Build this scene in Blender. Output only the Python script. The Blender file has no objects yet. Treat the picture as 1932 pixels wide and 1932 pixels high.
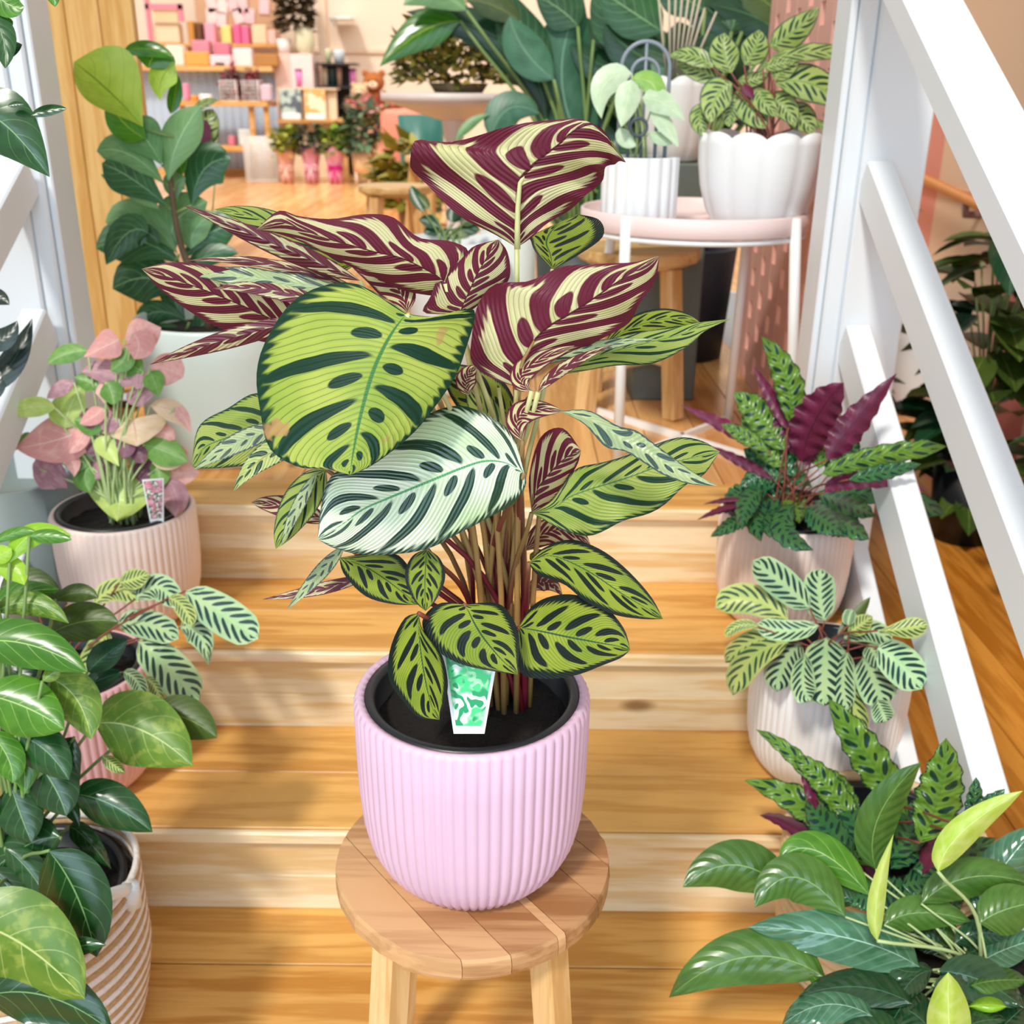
import bpy, bmesh, math, random
from mathutils import Vector, Matrix
random.seed(7)
SC = bpy.context.scene
COL = SC.collection
PI = math.pi
# ---------------------------------------------------------------- camera
PITCH, ROLL, FPX, CZ = math.radians(22.0), math.radians(0.6), 1957.0, 1.362
U0 = Vector((0, math.sin(PITCH), math.cos(PITCH)))
FW = Vector((0, math.cos(PITCH), -math.sin(PITCH)))
RT = math.cos(ROLL) * Vector((1, 0, 0)) + math.sin(ROLL) * U0
UP = -math.sin(ROLL) * Vector((1, 0, 0)) + math.cos(ROLL) * U0
CP = Vector((0, 0, CZ))
cd = bpy.data.cameras.new('camera'); cam = bpy.data.objects.new('camera', cd); COL.objects.link(cam)
cam.matrix_world = Matrix(((RT.x, UP.x, -FW.x, CP.x), (RT.y, UP.y, -FW.y, CP.y), (RT.z, UP.z, -FW.z, CP.z), (0, 0, 0, 1)))
cd.sensor_width = 36; cd.lens = FPX / 1932 * 36; cd.clip_start = 0.02; cd.clip_end = 60
cd.dof.use_dof = True; cd.dof.focus_distance = 1.0; cd.dof.aperture_fstop = 8.0
SC.camera = cam
# ---------------------------------------------------------------- world, lights, exposure
SC.view_settings.view_transform = 'Standard'; SC.view_settings.look = 'None'
SC.view_settings.exposure = 0.0; SC.view_settings.gamma = 1.0; SC.view_settings.use_curve_mapping = False
W = bpy.data.worlds.new('world'); SC.world = W; W.use_nodes = True
bg = W.node_tree.nodes['Background']; bg.inputs[0].default_value = (1.0, 0.98, 0.95, 1); bg.inputs[1].default_value = 0.60
def lamp(name, kind, loc, aim, energy, col, **kw):
    d = bpy.data.lights.new(name, kind); d.energy = energy; d.color = col
    for k, v in kw.items(): setattr(d, k, v)
    o = bpy.data.objects.new(name, d); COL.objects.link(o); o.location = loc
    o.rotation_euler = (Vector(aim) - Vector(loc)).to_track_quat('-Z', 'Y').to_euler(); return o
lamp('sun', 'SUN', (-1.2, -1.5, 4), (0.1, 1.2, 0.4), 2.4, (1.0, 0.95, 0.86), angle=math.radians(7))
lamp('shopfront_daylight', 'AREA', (-0.3, -1.9, 1.9), (0.1, 2.2, 0.8), 78, (0.58, 0.80, 1.0), shape='RECTANGLE', size=3.4, size_y=2.2)
lamp('shop_fill_light', 'AREA', (-1.2, 8.6, 3.6), (-1.2, 9.6, 0.5), 150, (1.0, 0.93, 0.84), shape='RECTANGLE', size=5.0, size_y=3.0)  # added fill to brighten the far shop, no lamp visible there
# ---------------------------------------------------------------- photo ray helpers
def ray(px, py):
    return (FW + RT * ((px - 966) / FPX) - UP * ((py - 966) / FPX))
def at(px, py, Y):
    r = ray(px, py); return CP + r * (Y / r.y)
def atz(px, py, Z):
    r = ray(px, py); return CP + r * ((Z - CZ) / r.z)
def atx(px, py, X):
    r = ray(px, py); return CP + r * (X / r.x)
def mpp(p):
    return (Vector(p) - CP).dot(FW) / FPX
# ---------------------------------------------------------------- objects
def link(o, parent=None):
    COL.objects.link(o)
    if parent is not None:
        o.parent = parent
        o.matrix_parent_inverse = Matrix.Translation(parent.location).inverted() @ Matrix.Identity(4)
    return o
def thing(name, label, cat, loc=(0, 0, 0), group=None):
    o = bpy.data.objects.new(name, None); o.location = loc; o.empty_display_size = .05
    COL.objects.link(o); o['label'] = label; o['category'] = cat
    if group: o['group'] = group
    return o
def structure(name, loc=(0, 0, 0)):
    o = bpy.data.objects.new(name, None); o.location = loc; COL.objects.link(o); o['kind'] = 'structure'; return o
def obj(name, bm, mat, parent=None, smooth=True, label=None):
    me = bpy.data.meshes.new(name)
    if isinstance(bm, tuple):
        me.from_pydata(bm[0], [], bm[1])
    else:
        bm.to_mesh(me); bm.free()
    if smooth:
        me.polygons.foreach_set('use_smooth', [True] * len(me.polygons))
    if mat is not None: me.materials.append(mat)
    o = bpy.data.objects.new(name, me); link(o, parent)
    if label: o['label'] = label
    return o
def tag(o, label, cat, group=None):
    o['label'] = label; o['category'] = cat
    if group: o['group'] = group
    return o
def box_bm(x0, x1, y0, y1, z0, z1, bev=0.0, bm=None):
    own = bm is None
    if own: bm = bmesh.new()
    r = bmesh.ops.create_cube(bm, size=1)
    vs = r['verts']
    bmesh.ops.scale(bm, vec=(x1 - x0, y1 - y0, z1 - z0), verts=vs)
    bmesh.ops.translate(bm, vec=((x0 + x1) / 2, (y0 + y1) / 2, (z0 + z1) / 2), verts=vs)
    if bev:
        es = list({e for v in vs for e in v.link_edges})
        bmesh.ops.bevel(bm, geom=es, offset=bev, segments=1, affect='EDGES')
    return bm
def beam_bm(p0, p1, w, h, side=Vector((1, 0, 0)), bev=0.0, bm=None):
    """box from p0 to p1; w along side, h along the remaining axis"""
    if bm is None: bm = bmesh.new()
    p0, p1 = Vector(p0), Vector(p1); d = (p1 - p0); L = d.length; d.normalize()
    s = (side - d * side.dot(d)).normalized(); t = d.cross(s)
    r = bmesh.ops.create_cube(bm, size=1); vs = r['verts']
    M = Matrix(((s.x * w, t.x * h, d.x * L, 0), (s.y * w, t.y * h, d.y * L, 0), (s.z * w, t.z * h, d.z * L, 0), (0, 0, 0, 1)))
    M.translation = (p0 + p1) / 2
    bmesh.ops.transform(bm, matrix=M, verts=vs)
    if bev:
        es = list({e for v in vs for e in v.link_edges})
        bmesh.ops.bevel(bm, geom=es, offset=bev, segments=1, affect='EDGES')
    return bm
def tube_bm(pts, r0, r1=None, n=7, bm=None, cap=True):
    if bm is None: bm = bmesh.new()
    if r1 is None: r1 = r0
    pts = [Vector(p) for p in pts]; rings = []
    ref = Vector((0.3, 1, 0.1)).normalized()
    for i, p in enumerate(pts):
        d = (pts[min(i + 1, len(pts) - 1)] - pts[max(i - 1, 0)])
        if d.length < 1e-9: d = Vector((0, 0, 1))
        d.normalize(); s = d.cross(ref)
        if s.length < 1e-3: s = d.cross(Vector((1, 0, 0)))
        s.normalize(); t = d.cross(s); r = r0 + (r1 - r0) * i / max(1, len(pts) - 1)
        rings.append([bm.verts.new(p + (s * math.cos(a) + t * math.sin(a)) * r) for a in [2 * PI * k / n for k in range(n)]])
    for a, b in zip(rings, rings[1:]):
        for k in range(n): bm.faces.new((a[k], a[(k + 1) % n], b[(k + 1) % n], b[k]))
    if cap:
        bm.faces.new(rings[0][::-1]); bm.faces.new(rings[-1])
    return bm
def bez(p0, p1, p2, p3, n=9):
    out = []
    for i in range(n + 1):
        t = i / n; a = 1 - t
        out.append(p0 * (a ** 3) + p1 * (3 * a * a * t) + p2 * (3 * a * t * t) + p3 * (t ** 3))
    return out
def lathe_bm(prof, n=48, ribs=0, amp=0.0, ribrange=(0, 99), c=(0, 0), bm=None):
    """prof: list of (r, z); ribs > 0 flutes the rings with z inside ribrange"""
    if bm is None: bm = bmesh.new()
    rings = []
    for (r, z) in prof:
        if r < 1e-5:
            rings.append([bm.verts.new((c[0], c[1], z))]); continue
        ring = []
        for k in range(n):
            a = 2 * PI * k / n; rr = r
            if ribs and ribrange[0] <= z <= ribrange[1]: rr = r + amp * (abs(math.cos(ribs * a / 2)) ** 0.7 - .6) * 2
            ring.append(bm.verts.new((c[0] + rr * math.cos(a), c[1] + rr * math.sin(a), z)))
        rings.append(ring)
    for a, b in zip(rings, rings[1:]):
        for k in range(n):
            k2 = (k + 1) % n
            if len(a) == 1 and len(b) == 1: continue
            if len(a) == 1: bm.faces.new((a[0], b[k2], b[k]))
            elif len(b) == 1: bm.faces.new((a[k], a[k2], b[0]))
            else: bm.faces.new((a[k], a[k2], b[k2], b[k]))
    return bm
# ---------------------------------------------------------------- material helpers
def srgb(h):
    if isinstance(h, str):
        h = [int(h[i:i + 2], 16) / 255 for i in (0, 2, 4)]
    return tuple([(c / 12.92 if c <= .04045 else ((c + .055) / 1.055) ** 2.4) for c in h]) + (1,)
class E:
    def __init__(s, t, k): s.t, s.k = t, k
    def _m(s, op, *a):
        n = s.t.nodes.new('ShaderNodeMath'); n.operation = op
        for i, x in enumerate((s,) + a):
            if isinstance(x, E): s.t.links.new(x.k, n.inputs[i])
            else: n.inputs[i].default_value = x
        return E(s.t, n.outputs[0])
    def __add__(s, o): return s._m('ADD', o)
    def __sub__(s, o): return s._m('SUBTRACT', o)
    def __mul__(s, o): return s._m('MULTIPLY', o)
    __rmul__ = __mul__; __radd__ = __add__
    def __truediv__(s, o): return s._m('DIVIDE', o)
    def __pow__(s, o): return s._m('POWER', o)
    def abs(s): return s._m('ABSOLUTE')
    def gt(s, o): return s._m('GREATER_THAN', o)
    def lt(s, o): return s._m('LESS_THAN', o)
    def sin(s): return s._m('SINE')
    def floor(s): return s._m('FLOOR')
    def fract(s): return s._m('FRACT')
    def mx(s, o): return s._m('MAXIMUM', o)
    def mn(s, o): return s._m('MINIMUM', o)
    def step(s, lo, hi):
        n = s.t.nodes.new('ShaderNodeMapRange'); n.interpolation_type = 'SMOOTHSTEP'
        s.t.links.new(s.k, n.inputs[0]); n.inputs[1].default_value = lo; n.inputs[2].default_value = hi
        return E(s.t, n.outputs[0])
def newmat(name):
    m = bpy.data.materials.new(name); m.use_nodes = True; t = m.node_tree
    return m, t, t.nodes['Principled BSDF'], t.nodes['Material Output']
def mixc(t, f, a, b):
    n = t.nodes.new('ShaderNodeMix'); n.data_type = 'RGBA'
    for i, x in ((0, f), (6, a), (7, b)):
        if isinstance(x, E): t.links.new(x.k, n.inputs[i])
        elif hasattr(x, 'links'): t.links.new(x, n.inputs[i])
        else: n.inputs[i].default_value = x
    return n.outputs[2]
def noise(t, vec, scale, detail=2, rough=.5, dim='3D'):
    n = t.nodes.new('ShaderNodeTexNoise'); n.inputs['Scale'].default_value = scale
    n.inputs['Detail'].default_value = detail; n.inputs['Roughness'].default_value = rough
    if vec is not None: t.links.new(vec, n.inputs['Vector'])
    return E(t, n.outputs[0])
def bump(t, h, strength, dist=.01):
    b = t.nodes.new('ShaderNodeBump'); b.inputs['Strength'].default_value = strength; b.inputs['Distance'].default_value = dist
    t.links.new(h.k if isinstance(h, E) else h, b.inputs['Height']); return b.outputs[0]
_pc = {}
def plain(col, rough=.5, metal=0.0, spec=.5, var=.06, scale=12, bmp=0.0):
    key = (col, rough, metal, spec, var, scale, bmp)
    if key in _pc: return _pc[key]
    m, t, p, o = newmat('finish_' + str(col)); c = srgb(col)
    tc = t.nodes.new('ShaderNodeTexCoord'); nz = noise(t, tc.outputs['Object'], scale, 3)
    dk = tuple([x * (1 - var * 2) for x in c[:3]]) + (1,); lt = tuple([min(1, x * (1 + var)) for x in c[:3]]) + (1,)
    t.links.new(mixc(t, nz, dk, lt), p.inputs['Base Color'])
    p.inputs['Roughness'].default_value = rough; p.inputs['Metallic'].default_value = metal
    p.inputs['Specular IOR Level'].default_value = spec
    if bmp: t.links.new(bump(t, nz, bmp, .004), p.inputs['Normal'])
    _pc[key] = m; return m
def wood(name, a, b, axis='X', rough=.4, knots=True, freq=1.0, var=.5, spec=.4):
    """pine board: grain runs along axis; every board differs by its own random number"""
    m, t, p, o = newmat(name)
    tc = t.nodes.new('ShaderNodeTexCoord'); oi = t.nodes.new('ShaderNodeObjectInfo')
    mp = t.nodes.new('ShaderNodeMapping'); t.links.new(tc.outputs['Object'], mp.inputs[0])
    sc = {'X': (.7, 9, 9), 'Y': (9, .7, 9), 'Z': (9, 9, .7)}[axis]; mp.inputs['Scale'].default_value = [s * freq for s in sc]
    rnd = E(t, oi.outputs['Random']); cx = t.nodes.new('ShaderNodeCombineXYZ')
    t.links.new((rnd * 37.0).k, cx.inputs[0]); t.links.new((rnd * 91.0).k, cx.inputs[1]); t.links.new((rnd * 53.0).k, cx.inputs[2])
    t.links.new(cx.outputs[0], mp.inputs[1])
    n1 = noise(t, mp.outputs[0], 2.2, 4, .6); n2 = noise(t, mp.outputs[0], 7, 2, .6)
    ring = ((n1 * 26.0).sin() * .5 + .5) * .55 + n2 * .45
    g = (ring * .6 + n1 * .5 + (rnd - .5) * var).step(.15, .95)
    col = mixc(t, g, srgb(a), srgb(b))
    if knots:
        mk = t.nodes.new('ShaderNodeMapping'); t.links.new(tc.outputs['Object'], mk.inputs[0])
        mk.inputs['Scale'].default_value = {'X': (2.6, 6, 6), 'Y': (6, 2.6, 6), 'Z': (6, 6, 2.6)}[axis]
        t.links.new(cx.outputs[0], mk.inputs[1])
        v = t.nodes.new('ShaderNodeTexVoronoi'); v.inputs['Scale'].default_value = 1.0; t.links.new(mk.outputs[0], v.inputs['Vector'])
        kn = E(t, v.outputs['Distance']); k = (kn.step(.05, .13) * -1.0) + 1.0
        col = mixc(t, k * .75, col, srgb('6e3c16'))
    t.links.new(col, p.inputs['Base Color']); p.inputs['Roughness'].default_value = rough
    p.inputs['Specular IOR Level'].default_value = spec
    t.links.new(bump(t, ring, .12, .002), p.inputs['Normal']); return m
def _leafbase(name):
    m, t, p, o = newmat(name)
    uv = t.nodes.new('ShaderNodeUVMap'); sp = t.nodes.new('ShaderNodeSeparateXYZ'); t.links.new(uv.outputs[0], sp.inputs[0])
    U, V = E(t, sp.outputs[0]), E(t, sp.outputs[1]); u = U * 2.0 - 1.0; a = u.abs(); s = u.gt(0.0)
    oi = t.nodes.new('ShaderNodeObjectInfo'); rnd = E(t, oi.outputs['Random'])
    cx = t.nodes.new('ShaderNodeCombineXYZ'); t.links.new((u * .6).k, cx.inputs[0]); t.links.new((V * 1.6).k, cx.inputs[1]); t.links.new((rnd * 50.0).k, cx.inputs[2])
    return m, t, p, o, u, a, s, V, rnd, cx.outputs[0]
def _leafend(m, t, p, o, top, under, rough, h, bmp, trans, spec=.5):
    if under is not None:
        g = t.nodes.new('ShaderNodeNewGeometry'); col = mixc(t, E(t, g.outputs['Backfacing']), top, under)
    else: col = top
    t.links.new(col, p.inputs['Base Color']); p.inputs['Roughness'].default_value = rough; p.inputs['Specular IOR Level'].default_value = spec
    if bmp: t.links.new(bump(t, h, bmp, .0025), p.inputs['Normal'])
    tr = t.nodes.new('ShaderNodeBsdfTranslucent'); t.links.new(col, tr.inputs[0])
    ms = t.nodes.new('ShaderNodeMixShader'); ms.inputs[0].default_value = trans * .7
    t.links.new(p.outputs[0], ms.inputs[1]); t.links.new(tr.outputs[0], ms.inputs[2]); t.links.new(ms.outputs[0], o.inputs[0])
    return m
def striped_leaf(name, light, light2, dark, under=None, N=9, k=.2, lng=(.46, .4, .3), sml=(.2, .13, .2), margin=.86, mrgcol=None,
                 lines=.45, nl=4, mid=None, rough=.35, trans=.22, scorch=0.0, dist=.05, alt=True, spec=.5):
    m, t, p, o, u, a, s, V, rnd, nv = _leafbase(name)
    nz = noise(t, nv, 7, 2); nz2 = noise(t, nv, 2.2, 2)
    ad = a + (nz - .5) * dist; q = V - a * k - a * a * (k * .35) + (nz2 - .5) * .04
    x = q * float(N) + s * .5 + 20.0; c = x.fract() - .5; par = (x.floor() * .5).fract().gt(.25)
    e1 = (c / lng[2]) ** 2 + ((ad - lng[0]) / lng[1]) ** 2
    if alt:
        e2 = (c / sml[2]) ** 2 + ((ad - sml[0]) / sml[1]) ** 2
        e = e1 * par + e2 * (par * -1.0 + 1.0)
    else: e = e1
    blob = e.step(.82, 1.12) * -1.0 + 1.0
    jag = (x * (2 * PI * 3)).sin() * .035 + (nz - .5) * .12
    mg = (a + jag).step(margin - .03, margin + .05)
    dk = blob.mx(mg)
    ln = (x * (2 * PI * nl)).sin().step(.78, .97)
    rib = a.step(.012, .03) * -1.0 + 1.0
    def paint(L1, L2, D, M, MC, blob=blob, dk=dk):
        lc = mixc(t, nz2.step(.35, .7), srgb(L1), srgb(L2))
        lc = mixc(t, ln * lines, lc, srgb(D))
        if MC: b_ = mixc(t, mg, mixc(t, blob, lc, srgb(D)), srgb(MC))
        else: b_ = mixc(t, dk, lc, srgb(D))
        r_ = mixc(t, rib, b_, srgb(M))
        if scorch:
            sc = noise(t, nv, 4.5, 3).step(.66 - scorch, .70 - scorch) * a.step(.3, .8)
            r_ = mixc(t, sc * .8, r_, srgb('b98a5c'))
        return r_
    top = paint(light, light2, dark, mid or dark, mrgcol)
    if under:
        bu = (e * .37).step(.82, 1.1) * -1.0 + 1.0
        und = paint(*under, blob=bu, dk=bu.mx((a + jag).step(margin - .11, margin - .03)))
    else: und = None
    h = (x * (2 * PI * nl)).sin() * .5 + (a * 3.0)
    return _leafend(m, t, p, o, top, und, rough, h, .35, trans, spec)
def plain_leaf(name, base, base2, vein, N=9, k=.22, under=None, rough=.35, trans=.2, vw=.06, vs=.7, patch=None, bmp=.06, mid=.03, spec=.5):
    m, t, p, o, u, a, s, V, rnd, nv = _leafbase(name)
    nz = noise(t, nv, 3, 3); q = V - a * k - a * a * (k * .4); x = q * float(N) + s * .5 + 20.0
    c = (x.fract() - .5).abs(); vn = (c.step(.5 - vw, .5)) * (a * -.6 + 1.0); rib = a.step(mid * .4, mid) * -1.0 + 1.0
    vv = (vn * vs).mx(rib)
    def paint(B1, B2, VC):
        b_ = mixc(t, (nz + (rnd - .5) * .35).step(.3, .7), srgb(B1), srgb(B2))
        if patch: b_ = mixc(t, noise(t, nv, 5, 3).step(.50, .66) * .4, b_, srgb(patch))
        return mixc(t, vv, b_, srgb(VC))
    top = paint(base, base2, vein); und = paint(*under) if under else None
    return _leafend(m, t, p, o, top, und, rough, (c * -2.0 + rib * -.6), bmp, trans, spec)
# ---------------------------------------------------------------- leaves
def _cat(P, t):
    n = len(P) - 1; x = t * n; i = min(int(x), n - 1); f = x - i
    p0, p1, p2, p3 = P[max(i - 1, 0)], P[i], P[i + 1], P[min(i + 2, n)]
    return [.5 * ((2 * b) + (-a + c) * f + (2 * a - 5 * b + 4 * c - d) * f * f + (-a + 3 * b - 3 * c + d) * f ** 3) for a, b, c, d in zip(p0, p1, p2, p3)]
SHAPE = {
    'ell': lambda t: (math.sin(PI * min(1, t ** .88))) ** .72 if t > 0 else 0,
    'obl': lambda t: (max(0, 4 * t * (1 - t))) ** .38 * (.9 + .15 * t),
    'heart': lambda t: (math.sin(PI * t ** .55)) ** .75 if 0 < t < 1 else 0,
    'lance': lambda t: (math.sin(PI * t ** .8)) ** .95 if 0 < t < 1 else 0,
    'ovate': lambda t: (math.sin(PI * t ** .68)) ** .85 if 0 < t < 1 else 0,
    'obov': lambda t: (math.sin(PI * t ** 1.45)) ** .75 if 0 < t < 1 else 0,
}
def leaf_mesh(parent, name, rows, Yb, mat, tilt=.6, cup=.12, wave=0.0, wf=7, nv=16, nu=8, under=False, label=None, drop=0.0, zmin=None):
    """rows run from the leaf's base to its tip, each (Lx,Ly,Mx,My,Rx,Ry) as seen in the photograph; the blade is laid out
    in space round its base, which stands at world distance Yb, leaning by `tilt` and cupped by `cup`"""
    bx, by = rows[0][2], rows[0][3]; B = at(bx, by, Yb); s = mpp(B)
    if zmin is not None: zmin += random.uniform(0, .04)
    ph = random.random() * 6; verts, uvs = [], []; area = 0; pm = None
    for j in range(nv + 1):
        v = j / nv; r = _cat(rows, v); L, M, R = r[0:2], r[2:4], r[4:6]
        wpx = math.hypot(L[0] - R[0], L[1] - R[1]) / 2
        for i in range(nu + 1):
            u = -1 + 2 * i / nu; a = abs(u); e = L if u < 0 else R
            px = M[0] + (e[0] - M[0]) * a; py = M[1] + (e[1] - M[1]) * a
            wv = math.sin(v * wf * 2 * PI + ph + (1.5 if u > 0 else 0)) * a * a * wave
            px += (e[0] - M[0]) * wv * .12; py += (e[1] - M[1]) * wv * .12
            Y = Yb - tilt * (py - by) * s + cup * (a ** 1.6) * wpx * s * 2 + wv * wpx * s * .45 + drop * v * v
            q = at(px, py, Y)
            zl = (zmin or 0) + .008 * (1 - a * a) - .01 * v * v
            if zmin is not None and q.z < zl and py > 900:
                q2 = atz(px, py, zl); q = q2 if q2.y < q.y else q
            verts.append(q); uvs.append((i / nu, v))
        if pm is not None:
            d = (M[0] - pm[0], M[1] - pm[1]); w = (R[0] - L[0], R[1] - L[1]); area += d[0] * w[1] - d[1] * w[0]
        pm = M
    flip = (area < 0) != under
    faces = []
    for j in range(nv):
        for i in range(nu):
            a0 = j * (nu + 1) + i; f = (a0, a0 + 1, a0 + nu + 2, a0 + nu + 1)
            faces.append(f if not flip else f[::-1])
    me = bpy.data.meshes.new(name); me.from_pydata(verts, [], faces)
    uvl = me.uv_layers.new(name='UVMap'); li = [0] * len(me.loops); me.loops.foreach_get('vertex_index', li)
    flat = []
    for k in li: flat.extend(uvs[k])
    uvl.data.foreach_set('uv', flat); me.polygons.foreach_set('use_smooth', [True] * len(me.polygons)); me.materials.append(mat)
    o = bpy.data.objects.new(name, me); link(o, parent)
    if label: o['label'] = label
    return o, B
def spine_rows(x0, y0, xm, ym, x1, y1, w, shape='ell', n=9, wl=1.0, wr=1.0):
    f = SHAPE[shape]; rows = []
    # the curve passes through the middle point
    cx, cy = 2 * xm - (x0 + x1) / 2, 2 * ym - (y0 + y1) / 2
    for i in range(n + 1):
        t = i / n; a = 1 - t
        x = a * a * x0 + 2 * a * t * cx + t * t * x1; y = a * a * y0 + 2 * a * t * cy + t * t * y1
        dx = 2 * a * (cx - x0) + 2 * t * (x1 - cx); dy = 2 * a * (cy - y0) + 2 * t * (y1 - cy); L = math.hypot(dx, dy) or 1
        nx, ny = -dy / L, dx / L; h = w * f(t)
        rows.append((x - nx * h * wl, y - ny * h * wl, x, y, x + nx * h * wr, y + ny * h * wr))
    return rows
def stem(parent, a, b, r0, r1, mat, lift=.5, n=8, name='stem'):
    a, b = Vector(a), Vector(b); h = (b - a)
    c1 = a + Vector((h.x * .12, h.y * .12, max(h.z, .02) * lift)); c2 = b - Vector((h.x * .35, h.y * .35, h.z * .25))
    return obj(name, tube_bm(bez(a, c1, c2, b, n), r0, r1, 6), mat, parent)
# ================================================================ materials
PINE = wood('pale_pine', 'c98d4a', 'f2cf94', 'X', .38, var=.55)
TREAD = wood('golden_pine', 'bf8034', 'e8b466', 'X', .33, var=.5)
RISER = wood('light_pine', 'e0bb80', 'f7e6c4', 'X', .42, var=.3)
FLOORY = wood('honey_floorboard', 'c98a48', 'eab878', 'Y', .22, var=.45, freq=.8, spec=.5)
FLOORR = wood('orange_floorboard', 'b06a1c', 'dc963e', 'Y', .3, var=.4)
PANEL = wood('pine_panel', 'd29a4c', 'ecc27c', 'Z', .45, var=.35)
STOOLTOP = wood('acacia_strip', '9c6a40', 'd6a878', 'X', .35, knots=False, var=1.0)
STOOLRIM = wood('acacia_edge', 'bd9358', 'e6c48a', 'X', .4, knots=False, var=.3)
STOOLLEG = wood('stool_leg_timber', 'cf9f60', 'f0cd96', 'Z', .4, knots=False, var=.3)
FARWOOD = wood('shop_table_timber', 'c08644', 'e3b273', 'X', .5, knots=False, var=.4)
WHITE = plain('e8eef4', .42, var=.02, scale=5)
WHITEMETAL = plain('f4f6f6', .35, var=.01)
BLACKPOT = plain('1d2126', .35, var=.1)
SOIL = plain('140c08', .9, var=.45, scale=160, bmp=1.0)
MAK = striped_leaf('calathea_blade', 'aab85c', '94ab48', '183c24', ('e2dca8', 'd2d090', '6a2034', '571626', None), N=9, k=.26,
                   lng=(.5, .46, .29), sml=(.2, .13, .24), margin=.91, lines=.5, mid='4a7a44', rough=.38, trans=.3, spec=.3)
MAKB = striped_leaf('calathea_blade_scorched', 'b2bf56', '93ab40', '113823', ('e2dca8', 'd2d090', '6a2034', '571626', None), N=10, k=.14,
                    lng=(.52, .46, .29), sml=(.22, .14, .27), margin=.90, lines=.5, mid='3f7a3a', rough=.4, trans=.25, scorch=.05, spec=.28)
MAKC = striped_leaf('calathea_blade_sheen', 'e6f0d2', 'c4deaa', '0b3c22', ('e2dca8', 'd2d090', '6a2034', '571626', None), N=11, k=.2,
                    lng=(.5, .44, .35), sml=(.2, .14, .3), margin=.9, lines=.4, mid='4d9a5c', rough=.18, trans=.15, spec=.8)  # whitened tones paint in the window's reflection on this blade
MAKD = striped_leaf('calathea_blade_young', '97a634', '82982c', '101f16', ('d9d3b4', 'c9c9a0', '7c3146', '5d1c30', None), N=9, k=.3,
                    lng=(.44, .30, .40), sml=(.2, .15, .33), margin=.80, lines=.55, mid='24502c', rough=.42, trans=.2, spec=.28)
MAKG = striped_leaf('calathea_blade_greyed', '9db07c', 'b7c48c', '3c5048', ('dcd2c4', 'cfc9a8', '7a2f46', '5d1c30', None), N=6, k=.12,
                    lng=(.5, .36, .26), margin=.84, sml=(.25, .2, .2), lines=.3, mid='b9c6a8', rough=.28, trans=.2)
MAKN = striped_leaf('calathea_blade_folded', 'bcc878', 'a9ba64', '24482e', ('d9d3a6', 'c2bd8c', '6a2838', '571c2a', None), N=6, k=.12,
                    lng=(.5, .44, .3), sml=(.2, .16, .3), margin=.9, lines=.3, nl=3, mid='8a7a50', rough=.32, trans=.25)
def grad_stem(name, low, high, z0, z1):
    m, t, p, o = newmat(name); tc = t.nodes.new('ShaderNodeTexCoord'); sp = t.nodes.new('ShaderNodeSeparateXYZ')
    t.links.new(tc.outputs['Object'], sp.inputs[0]); oi = t.nodes.new('ShaderNodeObjectInfo')
    f = (E(t, sp.outputs[2]) + (E(t, oi.outputs['Random']) - .5) * .16).step(z0, z1)
    t.links.new(mixc(t, f, srgb(low), srgb(high)), p.inputs['Base Color']); p.inputs['Roughness'].default_value = .4; return m
STEMR = grad_stem('calathea_petiole', '7c2030', '8f7040', .84, 1.0)
STEMY = grad_stem('calathea_petiole_upper', 'a8824a', 'c9c88a', .9, 1.15)
STEMG = plain('6e8a5a', .45)
# ================================================================ setting
RY = [1.443, 1.748, 2.053]; TZ = [0.0, .18, .36, .54]; SX0, SX1 = -.93, .695
# lower floor: boards run front to back beside the stair, crosswise planks in front of it
fl = structure('floor')
def plank_set(parent, x0, x1, y0, y1, ztop, thick, mat, width, along='Y', gap=.0012, name='plank', split=None):
    a = x0 if along == 'Y' else y0; b = x1 if along == 'Y' else y1; k = max(1, round((b - a) / width)); w = (b - a) / k
    for i in range(k):
        lo, hi = a + i * w + gap, a + (i + 1) * w - gap
        if along == 'Y':
            cuts = [y0] + ([y0 + (y1 - y0) * random.uniform(.3, .7)] if split else []) + [y1]
            for c0, c1 in zip(cuts, cuts[1:]):
                obj(name, box_bm(lo, hi, c0 + gap, c1 - gap, ztop - thick, ztop, .0012), mat, parent, False)
        else:
            obj(name, box_bm(x0, x1, lo, hi, ztop - thick, ztop, .0015), mat, parent, False)
plank_set(fl, .76, 1.92, .2, 4.7, 0, .02, FLOORR, .13)
plank_set(fl, -2.2, .74, .2, 1.472, 0, .02, TREAD, .135, 'X')
plank_set(fl, -2.2, -.98, 1.46, 4.6, 0, .02, FLOORR, .13)
obj('subfloor', box_bm(-2.3, 2.0, .15, 4.8, -.06, -.021), plain('5a3c20', .8), fl, False)
st = structure('trim_1')   # the stair
for i in range(3):
    y = RY[i]; z0, z1 = TZ[i], TZ[i + 1]; yn = RY[i + 1] if i < 2 else 2.2
    obj('riser_board', box_bm(SX0, SX1, y + .018, y + .034, z0, z1 - .026, 0), RISER, st, False)
    obj('riser_board', box_bm(SX0, SX1, y + .0165, y + .034, z0, z0 + .075, .002), RISER, st, False)
    w = (yn - y + .012) / 2 if i < 2 else .15
    obj('nosing', box_bm(SX0, SX1, y, y + .014, z1 - .026, z1 - .001, .004), RISER, st, False)
    for k in range(2 if i < 2 else 1):
        obj('tread_board', box_bm(SX0, SX1, y + .015 + k * w, y + .0135 + (k + 1) * w, z1 - .025, z1, .0015), TREAD, st, False)
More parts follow.
